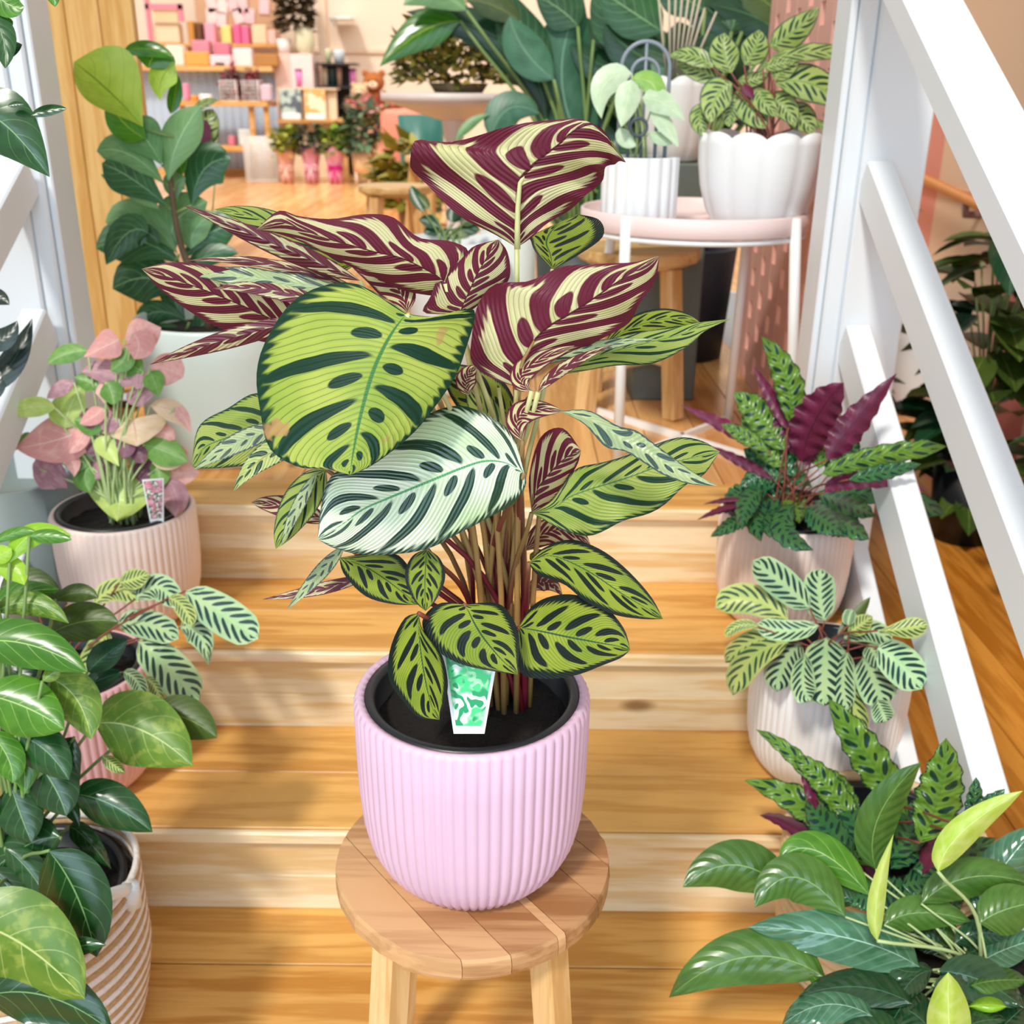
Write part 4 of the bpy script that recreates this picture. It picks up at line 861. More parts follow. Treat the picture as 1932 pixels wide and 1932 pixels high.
figs = [
 (270, 240, 205, 172, 139, 117, 74, FIGL, 'obov', {'tilt': -.2, 'nv': 18, 'wl': .55, 'wr': 1.1}), (278, 128, 292, 100, 300, 84, 44, FIGB, 'ell'), (232, 98, 280, 92, 330, 110, 16, FIGB, 'ell'), (303, 190, 305, 150, 330, 118, 28, FIGL, 'obov'), (275, 262, 232, 230, 205, 186, 30, FIGB, 'ell'),
 (322, 215, 330, 180, 335, 140, 14, FIGB, 'ell'), (318, 342, 335, 270, 378, 200, 38, FIGM, 'obov', {'tilt': .1}), (305, 312, 275, 262, 240, 232, 38, FIGM, 'obov'), (310, 348, 245, 292, 182, 285, 34, FIGM, 'obov'), (316, 390, 250, 338, 192, 308, 38, FIG, 'obov'), (300, 395, 240, 350, 190, 330, 18, FIGM, 'ell'),
 (362, 390, 385, 320, 436, 300, 44, FIG, 'obov'), (335, 380, 330, 350, 350, 335, 26, FIGM, 'obov'), (336, 480, 270, 415, 198, 420, 36, FIGM, 'obov'), (332, 475, 330, 420, 392, 380, 46, FIGM, 'obov', {'tilt': .1}), (342, 500, 262, 455, 180, 468, 44, FIG, 'obov'),
 (345, 490, 395, 440, 450, 428, 36, FIG, 'obov'), (350, 510, 400, 480, 450, 478, 20, FIG, 'ell'), (350, 565, 285, 525, 212, 545, 48, FIG, 'obov'), (355, 608, 300, 588, 258, 612, 24, FIG, 'obov'), (360, 650, 390, 605, 425, 605, 30, FIG, 'obov'), (350, 640, 310, 625, 270, 640, 16, FIG, 'ell'),
 (350, 600, 330, 560, 350, 520, 30, FIG, 'obov'), (280, 440, 240, 440, 200, 500, 34, FIG, 'ell'), (345, 330, 340, 290, 360, 250, 16, FIGB, 'ell'), (300, 460, 275, 440, 265, 465, 18, FIG, 'ell'), (360, 470, 370, 430, 410, 400, 26, FIGM, 'ell'),
]
for s in figs: leaves(g, [s], YG + (.03 if s[0] > 320 else -.02), None, tilt=.25, nv=14, nu=8)
for (x, y) in ((275, 245), (305, 312), (312, 345), (316, 388), (362, 388), (338, 480), (345, 500), (350, 565), (357, 608), (360, 648)):
    b_ = at(x, y, YG); obj('stem', tube_bm([at(330 if y < 560 else 352, y + 14, YG), b_], .004, .003, 6), PETG, g)
# small calathea seen past the fig
YH = 2.9; p_ = at(385, 640, YH)
g = plant('potted_calathea', 'small striped calathea showing past the right of the fiddle leaf fig', p_.x, YH, .54)
obj('planter', lathe_bm([(0, .54), (.07, .54), (.085, .70), (.08, .70), (.075, .69), (0, .69)], 32, c=(p_.x, YH)), plain('d8d8d4', .5), g)
leaves(g, [(365, 280, 385, 240, 402, 205, 30, MAKS, 'ell'), (362, 290, 375, 260, 390, 225, 24, MAROON, 'ell'), (360, 215, 385, 195, 412, 190, 9, MAKS, 'ell'), (405, 345, 412, 338, 425, 330, 10, MAKS, 'ell'), (370, 300, 390, 280, 412, 240, 16, MAKS, 'ell')],
       YH, (p_.x, YH, .69), PETG, .003, .2)
# ---------------------------------------------------------------- hanging pothos, top left, pot outside the frame
hx, hy = -.95, 1.25
g = plant('hanging_pothos', 'dark green trailing pothos hanging in front of the left stair post', hx, hy, 1.75)
obj('hanging_pot', lathe_bm([(0, 1.62), (.07, 1.62), (.10, 1.80), (.095, 1.80), (.09, 1.78), (0, 1.78)], 32, c=(hx, hy)), plain('e8e4de', .5), g)
for k in range(3):
    obj('hanger_cord', tube_bm([(hx + .095 * math.cos(k * 2.1), hy + .095 * math.sin(k * 2.1), 1.79), (hx, hy, 2.6)], .003, n=5), WHITE, g)
for (x, y) in ((-10, 60), (-15, 230), (5, 110)):
    b_ = at(x, y, hy); stem(g, (hx, hy - .02, 1.78), b_, .003, .0025, PETG, -.3, 10)
leaves(g, [(-40, 215, 15, 240, 94, 334, 62, POTD, 'ovate', {'tilt': .2, 'label': 'broad dark leaf'}), (-20, -25, 15, 8, 46, 12, 26, POT, 'ell'), (-20, 30, 5, 70, 10, 130, 26, POTD, 'ell'), (-15, 110, 15, 95, 42, 84, 16, POTD, 'ell'),
           (58, 218, 92, 208, 127, 205, 11, POTD, 'ell'), (15, 200, 30, 197, 45, 197, 6, POTD, 'ell'), (92, -30, 100, -10, 104, 13, 14, POT, 'ell'), (-20, 70, 10, 45, 20, 35, 14, POT, 'ell')], hy, None, nv=14, nu=8)
# dark leaved plant outside the left rail
hx, hy = -1.30, 1.55
g = plant('dark_leaved_plant', 'dark leaved rubber plant standing outside the left stair rails', hx, hy, 0)
obj('planter', lathe_bm([(0, 0), (.12, 0), (.14, .26), (.13, .26), (.125, .24), (0, .24)], 32, c=(hx, hy)), plain('50585a', .5), g)
tk = Vector((hx, hy, .23)); tp = at(-30, 620, hy); obj('trunk', tube_bm(bez(tk, tk + Vector((0, 0, .3)), tp - Vector((0, 0, .2)), tp, 8), .012, .007, 7), plain('5a4a38', .8), g)
DK = plain_leaf('rubber_plant_blade', '1c2c26', '2a3a32', '3f5248', N=7, rough=.25, trans=.03, vs=.3)
leaves(g, [(-30, 740, 25, 680, 61, 600, 26, DK, 'lance'), (-30, 560, -5, 560, 18, 575, 16, DK, 'ell'), (-35, 640, 5, 640, 33, 605, 22, DK, 'ell'), (-40, 760, -10, 730, 0, 700, 20, DK, 'ell')], hy, None)
# grey planter outside the left stringer
q = at(62, 990, 2.0); o = obj('tapered_planter', lathe_bm([(0, 0), (.10, 0), (.13, .62), (.115, .62), (.11, .58), (0, .58)], 48, c=(q.x - .04, 2.02)), plain('7e8c8c', .5), None)
tag(o, 'tall dull grey green planter standing outside the left stringer', 'planter')
# ---------------------------------------------------------------- dark shop plants on the lower floor at the right
def bush(name, label, cx, cy, z0, zp, R, zlo, zhi, n, mats, seed, size=.11, potm=None, potr=.12, group=None, cat='plant'):
    rnd = random.Random(seed); g = thing(name, label, cat, (cx, cy, z0), group)
    obj('planter', lathe_bm([(0, z0), (potr * .8, z0), (potr, zp), (potr * .93, zp), (potr * .9, zp - .02), (0, zp - .02)], 32, c=(cx, cy)), potm or BLACKPOT, g)
    for i in range(n):
        a = rnd.uniform(0, 2 * PI); zz_ = rnd.uniform(zlo, zhi); r_ = R * rnd.uniform(.25, 1) * (1 - .4 * abs((zz_ - zlo) / (zhi - zlo) - .45))
        d = Vector((math.cos(a), math.sin(a), rnd.uniform(-.5, .6))).normalized(); b = Vector((cx + r_ * .4 * d.x, cy + r_ * .4 * d.y, zz_))
        L = size * rnd.uniform(.7, 1.25); w = L * rnd.uniform(.26, .36); sd = d.cross(Vector((0, 0, 1))).normalized(); nn = sd.cross(d)
        v, uv, f = [], [], []; nv_, nu_ = 6, 4
        for j in range(nv_ + 1):
            t = j / nv_; c = b + d * (r_ * .6 + L * t) + nn * (-.25 * L * t * t) ; h = w * SHAPE['ell'](t)
            for k in range(nu_ + 1):
                u = -1 + 2 * k / nu_; v.append(c + sd * h * u + nn * (abs(u) ** 1.5 * h * .35)); uv.append((k / nu_, t))
        for j in range(nv_):
            for k in range(nu_):
                q_ = j * (nu_ + 1) + k; f.append((q_, q_ + 1, q_ + nu_ + 2, q_ + nu_ + 1))
        me = bpy.data.meshes.new('leaf'); me.from_pydata(v, [], f); ul = me.uv_layers.new(name='UVMap')
        li = [0] * len(me.loops); me.loops.foreach_get('vertex_index', li); ul.data.foreach_set('uv', [q_ for k in li for q_ in uv[k]])
        me.polygons.foreach_set('use_smooth', [True] * len(me.polygons)); me.materials.append(mats[i % len(mats)])
        o = bpy.data.objects.new('leaf', me); link(o, g)
        if i % 2 == 0: stem(g, (cx, cy, zp - .02), b + d * (r_ * .6), .0035, .0025, PETG, .6, 5)
    return g
bush('potted_shrub', 'dark glossy shrub in a black pot against the mural wall, nearest the right post', 1.05, 3.45, 0, .26, .17, .12, .98, 105, [OLIVEL, DARKL, POTD], 3, .16)
bush('potted_shrub', 'broad leaved dark shrub in a black pot under the wooden wall handrail', 1.50, 3.2, 0, .26, .14, .12, 1.0, 110, [OLIVEL, DARKL, OLIVEL], 5, .19)
bush('potted_shrub', 'round leaved olive shrub in a black pot at the right edge behind the top rail', 1.55, 2.55, 0, .22, .18, .1, .84, 90, [OLIVEL, POTD], 8, .11)
bush('potted_shrub', 'low dark shrub in a black pot farthest back along the mural wall', 1.3, 4.25, 0, .28, .2, .15, 1.08, 80, [DARKL, OLIVEL], 12, .17)
# ================================================================ tray table and what stands on it
TX, TY, TT = .42, 2.52, 1.075
tb = thing('tray_table', 'round pale pink tray table with slim white metal legs at the right of the landing', 'table', (TX, TY, .54))
TRAYM = plain('f3dcda', .4, var=.02)
obj('tray', lathe_bm([(0, TT), (.262, TT), (.266, TT + .004), (.266, TT + .040), (.262, TT + .043), (.258, TT + .040), (.256, TT + .010), (0, TT + .008)], 72, c=(TX, TY)), TRAYM, tb)
obj('ring', tube_bm([(TX + .255 * math.cos(a * PI / 24), TY + .255 * math.sin(a * PI / 24), TT - .008) for a in range(49)], .0065, n=6, cap=False), WHITEMETAL, tb)
LG = [(.205, 2.80), (.250, 2.335), (.585, 2.71), (.650, 2.30)]
for (x, y) in LG:
    tx_, ty_ = TX + (x - TX) * .265 / math.hypot(x - TX, y - TY), TY + (y - TY) * .265 / math.hypot(x - TX, y - TY)
    obj('leg', tube_bm([(x, y, .54), (tx_ + (x - tx_) * .5, ty_ + (y - ty_) * .5, .85), (tx_, ty_, TT + .04)], .0125, n=10), WHITEMETAL, tb)
for (p_, q_) in ((LG[0], LG[3]), (LG[1], LG[2])):
    obj('floor_bar', beam_bm((p_[0], p_[1], .547), (q_[0], q_[1], .547), .02, .012, side=Vector((0, 0, 1))), WHITEMETAL, tb, False)
TS = TT + .009
# fluted pot
def fluted(name, label, cx, cy, z, R, H, n, col, amp=.006, r2=None):
    M_ = plain(col, .4, var=.01); r2 = r2 or R
    prof = [(0, z), (r2 * .96, z), (r2, z + .004), ((R + r2) / 2, z + H * .5), (R, z + H * .99), (R, z + H), (R - .014, z + H), (R - .016, z + H - .006), (r2 - .016, z + .02), (0, z + .02)]
    bm = bmesh.new(); rings = []; seg = n * 6
    for (r, zz_) in prof:
        if r < 1e-5: rings.append([bm.verts.new((cx, cy, zz_))]); continue
        rings.append([bm.verts.new((cx + (r + (amp * (abs(math.sin(n * PI * k / seg)) - .6) if r > r2 * .93 else 0)) * math.cos(2 * PI * k / seg),
                                    cy + (r + (amp * (abs(math.sin(n * PI * k / seg)) - .6) if r > r2 * .93 else 0)) * math.sin(2 * PI * k / seg), zz_)) for k in range(seg)])
    for a, b in zip(rings, rings[1:]):
        for k in range(seg):
            k2 = (k + 1) % seg
            if len(a) == 1: bm.faces.new((a[0], b[k2], b[k]))
            elif len(b) == 1: bm.faces.new((a[k], a[k2], b[0]))
            else: bm.faces.new((a[k], a[k2], b[k2], b[k]))
    return tag(obj(name, bm, M_), label, 'pot')
YP = 2.43; xp = potx(1207, 340, YP)
fluted('fluted_pot', 'small white fluted cylinder pot at the left of the pink tray', xp, YP, TS, .083, .150, 18, 'f3f6f8', .007)
g = plant('potted_philodendron', 'pale mint philodendron trained on an arched trellis in the small fluted pot', xp, YP, TS + .03)
obj('soil', lathe_bm([(0, TS + .132), (.066, TS + .130), (.066, TS + .03), (0, TS + .03)], 24, c=(xp, YP)), SOIL, g)
GREYM = plain('8f9aa4', .4); zt = TS + .13
mp1 = mpp(at(1207, 200, YP))
def archp(r, zc, n=16): return [(xp - r, YP, zt)] + [(xp + r * math.cos(PI - PI * i / n), YP, zc + r * math.sin(PI * i / n)) for i in range(n + 1)] + [(xp + r, YP, zt)]
zc = at(1207, 128, YP).z
tr_ = obj('trellis', tube_bm(archp(.052, zc), .0045, n=7), GREYM, g)
obj('inner_arch', tube_bm(archp(.030, zc - .012), .004, n=7), GREYM, tr_); obj('centre_bar', tube_bm([(xp, YP, zt), (xp, YP, zc + .052)], .0035, n=7), GREYM, tr_)
bm = bmesh.new(); q = at(1205, 240, YP - .05); tube_bm([(q.x + .018 * math.cos(a * PI / 10), q.y, q.z + .018 * math.sin(a * PI / 10)) for a in range(21)], .0035, n=6, bm=bm, cap=False); obj('ring_charm', bm, plain('4a5560', .4), g)
leaves(g, [(1192, 138, 1140, 160, 1135, 224, 27, MINT, 'ovate'), (1192, 150, 1182, 195, 1172, 240, 24, MINT, 'ovate'), (1190, 150, 1232, 160, 1240, 208, 22, MINTG, 'ell', {'wave': .2}), (1212, 185, 1252, 195, 1293, 228, 24, MINT, 'ovate'),
           (1228, 208, 1258, 240, 1280, 278, 16, MINT, 'ovate'), (1170, 240, 1180, 262, 1200, 276, 16, MINT, 'ell'), (1225, 250, 1245, 262, 1270, 272, 12, MINT, 'ell')], YP - .03, (xp, YP, TS + .13), PETL, .0025, .3)
# tulip pot
def tulip(label, cx, cy, z, R, H, n, col):
    M_ = plain(col, .35, var=.01); bm = bmesh.new(); rings = []; seg = n * 8
    prof = [(0, 0), (.62, 0), (.68, .03), (.82, .2), (.93, .45), (.985, .7), (1.0, .9), (1.0, 1.0), (.93, 1.0), (.91, .9), (.85, .4), (0, .3)]
    for (r, h) in prof:
        if r < 1e-5: rings.append([bm.verts.new((cx, cy, z + h * H))]); continue
        ring = []
        for k in range(seg):
            a = 2 * PI * k / seg; s_ = abs(math.sin(n * a / 2)); rr = R * r + R * .035 * (s_ ** .6 - .6) * (1 if h > .02 and r > .6 else 0)
            zz_ = z + h * H + (H * .07 * (s_ ** .7 - .6) if h > .95 else 0); ring.append(bm.verts.new((cx + rr * math.cos(a), cy + rr * math.sin(a), zz_)))
        rings.append(ring)
    for a, b in zip(rings, rings[1:]):
        for k in range(seg):
            k2 = (k + 1) % seg
            if len(a) == 1: bm.faces.new((a[0], b[k2], b[k]))
            elif len(b) == 1: bm.faces.new((a[k], a[k2], b[0]))
            else: bm.faces.new((a[k], a[k2], b[k2], b[k]))
    return tag(obj('scalloped_pot', bm, M_), label, 'pot')
YT = 2.44; xt = potx(1432, 330, YT)
tulip('white scalloped pot at the right of the pink tray', xt, YT, TS, .138, .20, 11, 'f3f5f6')
g = plant('potted_calathea', 'bushy striped calathea in the white scalloped pot on the tray table', xt, YT, TS + .07)
obj('soil', lathe_bm([(0, TS + .165), (.118, TS + .16), (.112, TS + .08), (0, TS + .08)], 32, c=(xt, YT)), SOIL, g)
leaves(g, [
 (1452, 88, 1495, 62, 1546, 14, 27, MAKS, 'ell', {'tilt': .1}), (1450, 112, 1535, 98, 1619, 102, 17, MAKS, 'ell', {'wave': .4}), (1462, 158, 1530, 158, 1596, 206, 36, MAKS, 'ell'), (1480, 208, 1512, 222, 1536, 254, 28, MAKS, 'ell'), (1404, 122, 1425, 90, 1432, 56, 27, MAKS, 'ell', {'tilt': .1}),
 (1380, 138, 1366, 98, 1368, 62, 30, MAKS, 'ell', {'tilt': .1}), (1345, 128, 1310, 106, 1262, 106, 19, MAKS, 'ell'), (1365, 155, 1318, 132, 1276, 118, 22, MAKS, 'ell'), (1382, 158, 1352, 182, 1340, 232, 32, MAKS, 'ell'), (1402, 175, 1418, 205, 1445, 243, 32, MAKS, 'ell'),
 (1330, 195, 1320, 225, 1332, 258, 20, MAKS, 'ell'), (1530, 232, 1555, 238, 1576, 258, 9, MAKS, 'ell'), (1392, 152, 1420, 150, 1452, 138, 15, MAKS, 'ell'), (1440, 130, 1470, 120, 1500, 118, 14, MAKS, 'ell'), (1450, 190, 1480, 200, 1500, 240, 26, MAKS, 'ell'), (1460, 150, 1480, 130, 1510, 110, 20, MAKS, 'ell'),
 (1430, 165, 1440, 190, 1470, 220, 22, MAKS, 'ell'), (1400, 190, 1380, 210, 1375, 240, 20, MAKS, 'ell'), (1400, 160, 1412, 172, 1420, 185, 10, MAROON, 'ell')], YT, (xt, YT, TS + .16), PETB, .0025, .4)
# second scalloped pot on a grey green stand, pale twigs
YQ = 3.0; xq = potx(1275, 230, YQ); zq = at(1275, 303, YQ).z
o = obj('plinth', box_bm(xq - .09, xq + .09, YQ - .09, YQ + .09, .54, zq - .002, .005), plain('66706a', .6), None, False); tag(o, 'grey green plinth behind the pink tray table', 'plinth')
tulip('white scalloped pot on the plinth behind the small fluted pot', xq, YQ, zq, .10, at(1275, 148, YQ).z - zq, 10, 'eef1ee')
g = plant('twig_arrangement', 'fan of slim pale stems with dark leaves rising from the rear scalloped pot', xq, YQ, zq + .06)
TW = plain('c9c2a8', .5); sq = Vector((xq, YQ, zq + .1))
obj('soil', lathe_bm([(0, at(0, 165, YQ).z), (.08, at(0, 166, YQ).z), (.07, zq + .07), (0, zq + .07)], 24, c=(xq, YQ)), SOIL, g)
for (x, y) in ((1242, -10), (1262, -10), (1275, -15), (1288, -20), (1300, -12), (1312, -8), (1330, 15), (1352, 22), (1322, -5)):
    a_ = at(1275 + (x - 1290) * .35, 150, YQ); obj('stem', tube_bm([a_, at(x, y, YQ - .03)], .0035, .0028, 6), TW, g)
leaves(g, [(1270, 120, 1240, 100, 1210, 95, 24, DARKL, 'ell'), (1290, 110, 1340, 90, 1390, 110, 26, DARKL, 'ell'), (1280, 120, 1300, 100, 1330, 70, 20, DARKL, 'ell'), (1275, 130, 1250, 130, 1228, 120, 20, TEALL, 'ell')], YQ, (xq, YQ, zq + .1), nv=8)
# stools beyond
stool('pale wooden stool standing behind the pink tray table', .335, 2.86, .54, .44, .165, .3, None, front=False, legw=.045, lega=-.15)
q_ = at(745, 317, 4.9); stool('low wooden stool on the shop floor left of the dark potted plant', q_.x, 4.9, .54, .43, .17, .2, None, front=False, legw=.05, lega=.2)
q_ = at(830, 300, 5.6); stool('taller wooden stool in the shop under the white pedestal table', q_.x, 5.6, .54, .52, .18, .2, None, front=False, legw=.05, lega=.5)
# white bowl planter and pale cylinder on the landing behind the main plant
YW = 3.0; xw = potx(852, 470, YW); zr = at(852, 450, YW).z
o = obj('bowl_planter', lathe_bm([(0, .54), (.08, .54), (.10, .56), (.135, zr - .05), (.14, zr), (.13, zr), (.125, zr - .03), (0, zr - .03)], 40, c=(xw, YW)), plain('e8eef0', .4), None); tag(o, 'white bowl planter with a dark leafy plant behind the big calathea', 'planter')
g = plant('dark_calathea', 'low dark leaved plant in the white bowl planter behind the big calathea', xw, YW, zr - .02)
rnd = random.Random(4); LL = []
for i in range(16):
    a = rnd.uniform(0, 2 * PI); x0, y0 = 850 + 22 * math.cos(a), 430 + 10 * math.sin(a); LL.append((x0, y0, x0 + 18 * math.cos(a), y0 - 8 + 10 * math.sin(a), x0 + 40 * math.cos(a), y0 - 8 + 22 * math.sin(a), 13, DARKL if i % 3 else OLIVEL, 'ell'))
leaves(g, LL + [(800, 400, 785, 372, 775, 350, 12, DARKL, 'ell'), (810, 395, 795, 375, 778, 368, 10, OLIVEL, 'ell')], YW, (xw, YW, zr - .03), nv=8)
YW2 = 3.15; xw2 = potx(958, 500, YW2); o = obj('cylinder_planter', lathe_bm([(0, .54), (.075, .54), (.08, .56), (.082, at(958, 432, YW2).z), (.076, at(958, 432, YW2).z), (.07, .78), (0, .78)], 40, c=(xw2, YW2)), plain('dfe8e2', .4), None); tag(o, 'pale mint cylinder planter behind the tallest maroon leaf', 'planter')
# big leaved plants at the back right
def bigplant(name, label, cx, Y, specs, potm='3c4442', pr_=.15, zt_=.86):
    g = plant(name, label, cx, Y, .54)
    obj('planter', lathe_bm([(0, .54), (pr_ * .85, .54), (pr_, zt_), (pr_ * .94, zt_), (pr_ * .9, zt_ - .03), (0, zt_ - .03)], 36, c=(cx, Y)), plain(potm, .5), g)
    leaves(g, specs, Y, (cx, Y, zt_ - .03), PETG, .008, .25, nv=18, nu=8, jit=.05); return g
rb_ = random.Random(17)
def backfill(x0, x1, y0, y1, n, mats):
    out = []
    for i in range(n):
        x, y = rb_.uniform(x0, x1), rb_.uniform(y0, y1); a = rb_.uniform(-2.6, -.5); L = rb_.uniform(90, 140)
        out.append((x, y, x + math.cos(a) * L * .5 + 10, y + math.sin(a) * L * .5, x + math.cos(a) * L, y + math.sin(a) * L + 15, rb_.uniform(30, 46), mats[i % len(mats)], 'ell', {'dy': rb_.uniform(.15, .3)}))
    return out
bigplant('giant_bird_of_paradise', 'large arching paddle leaved plant at the back centre behind the pink stand', potx(1090, 500, 3.7), 3.7, [
 (1030, 225, 960, 85, 765, 22, 44, DARKL, 'ell', {'tilt': .2}), (1052, 260, 985, 130, 900, 85, 22, OLIVEL, 'ell'), (868, 40, 795, 60, 716, 126, 36, FIGB, 'lance', {'dy': .05}), (880, 20, 820, -10, 760, 10, 26, FIGM, 'ell'),
 (1040, 130, 985, 70, 955, -20, 46, FIG, 'ell'), (1115, 300, 1060, 150, 1100, -10, 66, TEALL, 'ell', {'tilt': .1}), (1045, 150, 990, 95, 962, 30, 38, TEALL, 'ell', {'dy': -.08}), (1090, 50, 1060, 20, 1010, -10, 40, FIG, 'ell'), (1200, 90, 1165, 40, 1120, -20, 52, FIG, 'ell', {'dy': -.05}),
 (1120, 75, 1150, 72, 1190, 68, 22, DARKL, 'ell'), (1180, 130, 1130, 120, 1075, 85, 36, DARKL, 'ell'), (925, 262, 960, 205, 1018, 215, 34, TEALL, 'ell', {'dy': -.3}), (860, 265, 890, 232, 925, 215, 10, FIGM, 'lance', {'dy': -.3}), (1100, 330, 1070, 260, 1040, 180, 40, DARKL, 'ell'),
 (1150, 300, 1160, 200, 1170, 110, 60, DARKL, 'ell', {'dy': .1}), (1160, 400, 1110, 330, 1075, 260, 50, DARKL, 'ell', {'dy': .05}), (1060, 420, 1090, 350, 1120, 290, 46, DARKL, 'ell', {'dy': .1}), (980, 40, 930, 10, 880, 0, 26, OLIVEL, 'ell')] + backfill(1010, 1180, 60, 420, 16, [DARKL, POTD, DARKL]))
bigplant('rubber_fig', 'dark broad leaved fig at the back right behind the twigs and scalloped pots', potx(1290, 500, 3.5), 3.5, [
 (1250, 60, 1190, 20, 1130, -20, 50, FIG, 'ell'), (1280, 130, 1200, 100, 1140, 45, 46, DARKL, 'ell'), (1330, 20, 1280, -10, 1240, -30, 40, FIG, 'ell'), (1400, 60, 1340, 20, 1290, -20, 46, DARKL, 'ell'), (1480, 70, 1420, 30, 1340, 10, 40, DARKL, 'ell'),
 (1480, 30, 1440, 0, 1400, -30, 44, OLIVEL, 'ell'), (1310, 180, 1260, 140, 1200, 140, 46, DARKL, 'ell'), (1300, 260, 1240, 220, 1190, 190, 46, DARKL, 'ell'), (1320, 120, 1370, 80, 1440, 60, 46, DARKL, 'ell'), (1250, 330, 1200, 290, 1150, 290, 46, DARKL, 'ell'), (1350, 160, 1300, 100, 1280, 40, 50, DARKL, 'ell', {'dy': .1}),
 (1200, 440, 1170, 380, 1160, 320, 46, DARKL, 'ell'), (1380, 60, 1400, 10, 1440, -30, 40, FIG, 'ell'), (1230, 520, 1200, 470, 1150, 440, 40, DARKL, 'ell', {'dy': .1}), (1300, 560, 1270, 500, 1240, 470, 40, DARKL, 'ell', {'dy': .12})] + backfill(1120, 1480, 60, 460, 26, [DARKL, DARKL, OLIVEL, POTD]), '1f2a3c', .17, .9)
# white pedestal table with ferns
YT2 = 4.5; q = at(856, 182, YT2); R_ = 137 * mpp(q)
tb = thing('pedestal_table', 'white round pedestal table seen edge on in the middle of the shop', 'table', (q.x, YT2, .54)); PM = plain('efe2de', .4); z_ = q.z
obj('table_top', lathe_bm([(0, z_ - .10), (R_ * .25, z_ - .085), (R_ * .8, z_ - .035), (R_, z_ - .018), (R_, z_ + .012), (0, z_ + .014)], 60, c=(q.x, YT2)), PM, tb)
obj('column', lathe_bm([(.05, z_ - .09), (.032, z_ - .2), (.035, .62), (.16, .56), (.17, .541), (0, .541)], 32, c=(q.x, YT2)), PM, tb)
def frondmass(name, label, cx, cy, z, zp, R, H, cols, seed, n=130, potc='7a6a50', cat='plant', size=.05):
    rnd = random.Random(seed); g = thing(name, label, cat, (cx, cy, z))
    if zp: obj('planter', lathe_bm([(0, z), (R * .4, z), (R * .5, zp), (R * .45, zp), (0, zp - .01)], 24, c=(cx, cy)), plain(potc, .6), g)
    for ci, c in enumerate(cols):
        v, f = [], []
        for i in range(n // len(cols)):
            a = rnd.uniform(0, 2 * PI); e = rnd.uniform(0, 1); rr = R * math.sqrt(e); b = Vector((cx + rr * math.cos(a), cy + rr * math.sin(a) * .8, (zp or z) + H * rnd.uniform(0, 1) * (1.1 - .6 * e)))
            d = Vector((math.cos(a) + rnd.uniform(-.5, .5), math.sin(a) + rnd.uniform(-.5, .5), rnd.uniform(-.5, .9))).normalized(); sd = d.cross(Vector((rnd.uniform(-1, 1), .3, 1))).normalized(); L = size * rnd.uniform(.6, 1.4); w = L * .3; nn = sd.cross(d)
            k = len(v); v += [b, b + d * L * .35 + sd * w, b + d * L * .4 + nn * w * .4, b + d * L * .35 - sd * w, b + d * L]; f += [(k, k + 1, k + 2), (k, k + 2, k + 3), (k + 1, k + 4, k + 2), (k + 2, k + 4, k + 3)]
        o = obj('foliage', (v, f), plain(c, .6, var=.2), g); o['kind'] = 'stuff'
    return g
frondmass('boston_fern', 'bronze green fern heaped on the white pedestal table', q.x + .02, YT2, z_ + .014, z_ + .05, .24, .27, ['7a7424', '565a20', 'b09a3c', '8a8f34'], 3, 900, size=.055)
# ================================================================ the shop at the back
YB_ = 11.3
def fz(py, Y=YB_): return at(600, py, Y).z
def fx(px, py=200, Y=YB_): return at(px, py, Y).x
def fbox(name, label, cat, px0, px1, py0, py1, col, Y=YB_, dep=.2, zb=None, group=None, bev=.01, parent=None, mat=None):
    x0, x1 = fx(px0, (py0 + py1) / 2, Y), fx(px1, (py0 + py1) / 2, Y); z0, z1 = (zb if zb is not None else fz(py1, Y)), fz(py0, Y)
    o = obj(name, box_bm(x0, x1, Y, Y + dep, z0, z1, bev), mat or plain(col, .6, var=.05, scale=6), parent, False)
    if parent is None: tag(o, label, cat, group)
    return o
def corrugated(x0, x1, y, z0, z1, mat, parent, name='corrugated_sheet'):
    n = int((x1 - x0) / .02); v, f = [], []
    for i in range(n + 1):
        x = x0 + (x1 - x0) * i / n; yy_ = y + (.012 if i % 4 < 2 else 0); v += [(x, yy_, z0), (x, yy_, z1)]
    for i in range(n): f.append((i * 2, i * 2 + 2, i * 2 + 3, i * 2 + 1))
    return obj(name, (v, f), mat, parent, False)
CORR = plain('b9cbe0', .5, var=.03)
WT, WL_, WB_ = fz(127), fz(190), fz(277)
ct = thing('shop_counter', 'long timber counter with pale blue corrugated front at the back of the shop', 'counter', (fx(420), YB_, .54))
obj('counter_top', box_bm(fx(250), fx(522), YB_ - .1, YB_ + .8, WT - .05, WT, .006), FARWOOD, ct, False)
corrugated(fx(255), fx(522), YB_ + .1, .56, WT - .05, CORR, ct)
obj('plinth_board', box_bm(fx(255), fx(522), YB_ + .05, YB_ + .09, .541, .60), FARWOOD, ct, False)
tb = thing('display_bench', 'low timber bench with a lower shelf in front of the blue counter', 'bench', (fx(400), YB_ - .5, .54)); Yb_ = YB_ - .45
obj('bench_top', box_bm(fx(335, 190, Yb_), fx(508, 190, Yb_), Yb_ - .1, Yb_ + .35, fz(192, Yb_) - .05, fz(192, Yb_), .006), FARWOOD, tb, False)
obj('lower_shelf', box_bm(fx(335, 190, Yb_), fx(475, 190, Yb_), Yb_ - .08, Yb_ + .33, fz(277, Yb_) - .05, fz(277, Yb_), .006), FARWOOD, tb, False)
for px in (340, 470, 498): obj('leg', box_bm(fx(px, 190, Yb_), fx(px + 9, 190, Yb_), Yb_ - .05, Yb_ - .01, .541, fz(192, Yb_) - .05), FARWOOD, tb, False)
BT, BL = fz(192, Yb_), fz(277, Yb_)
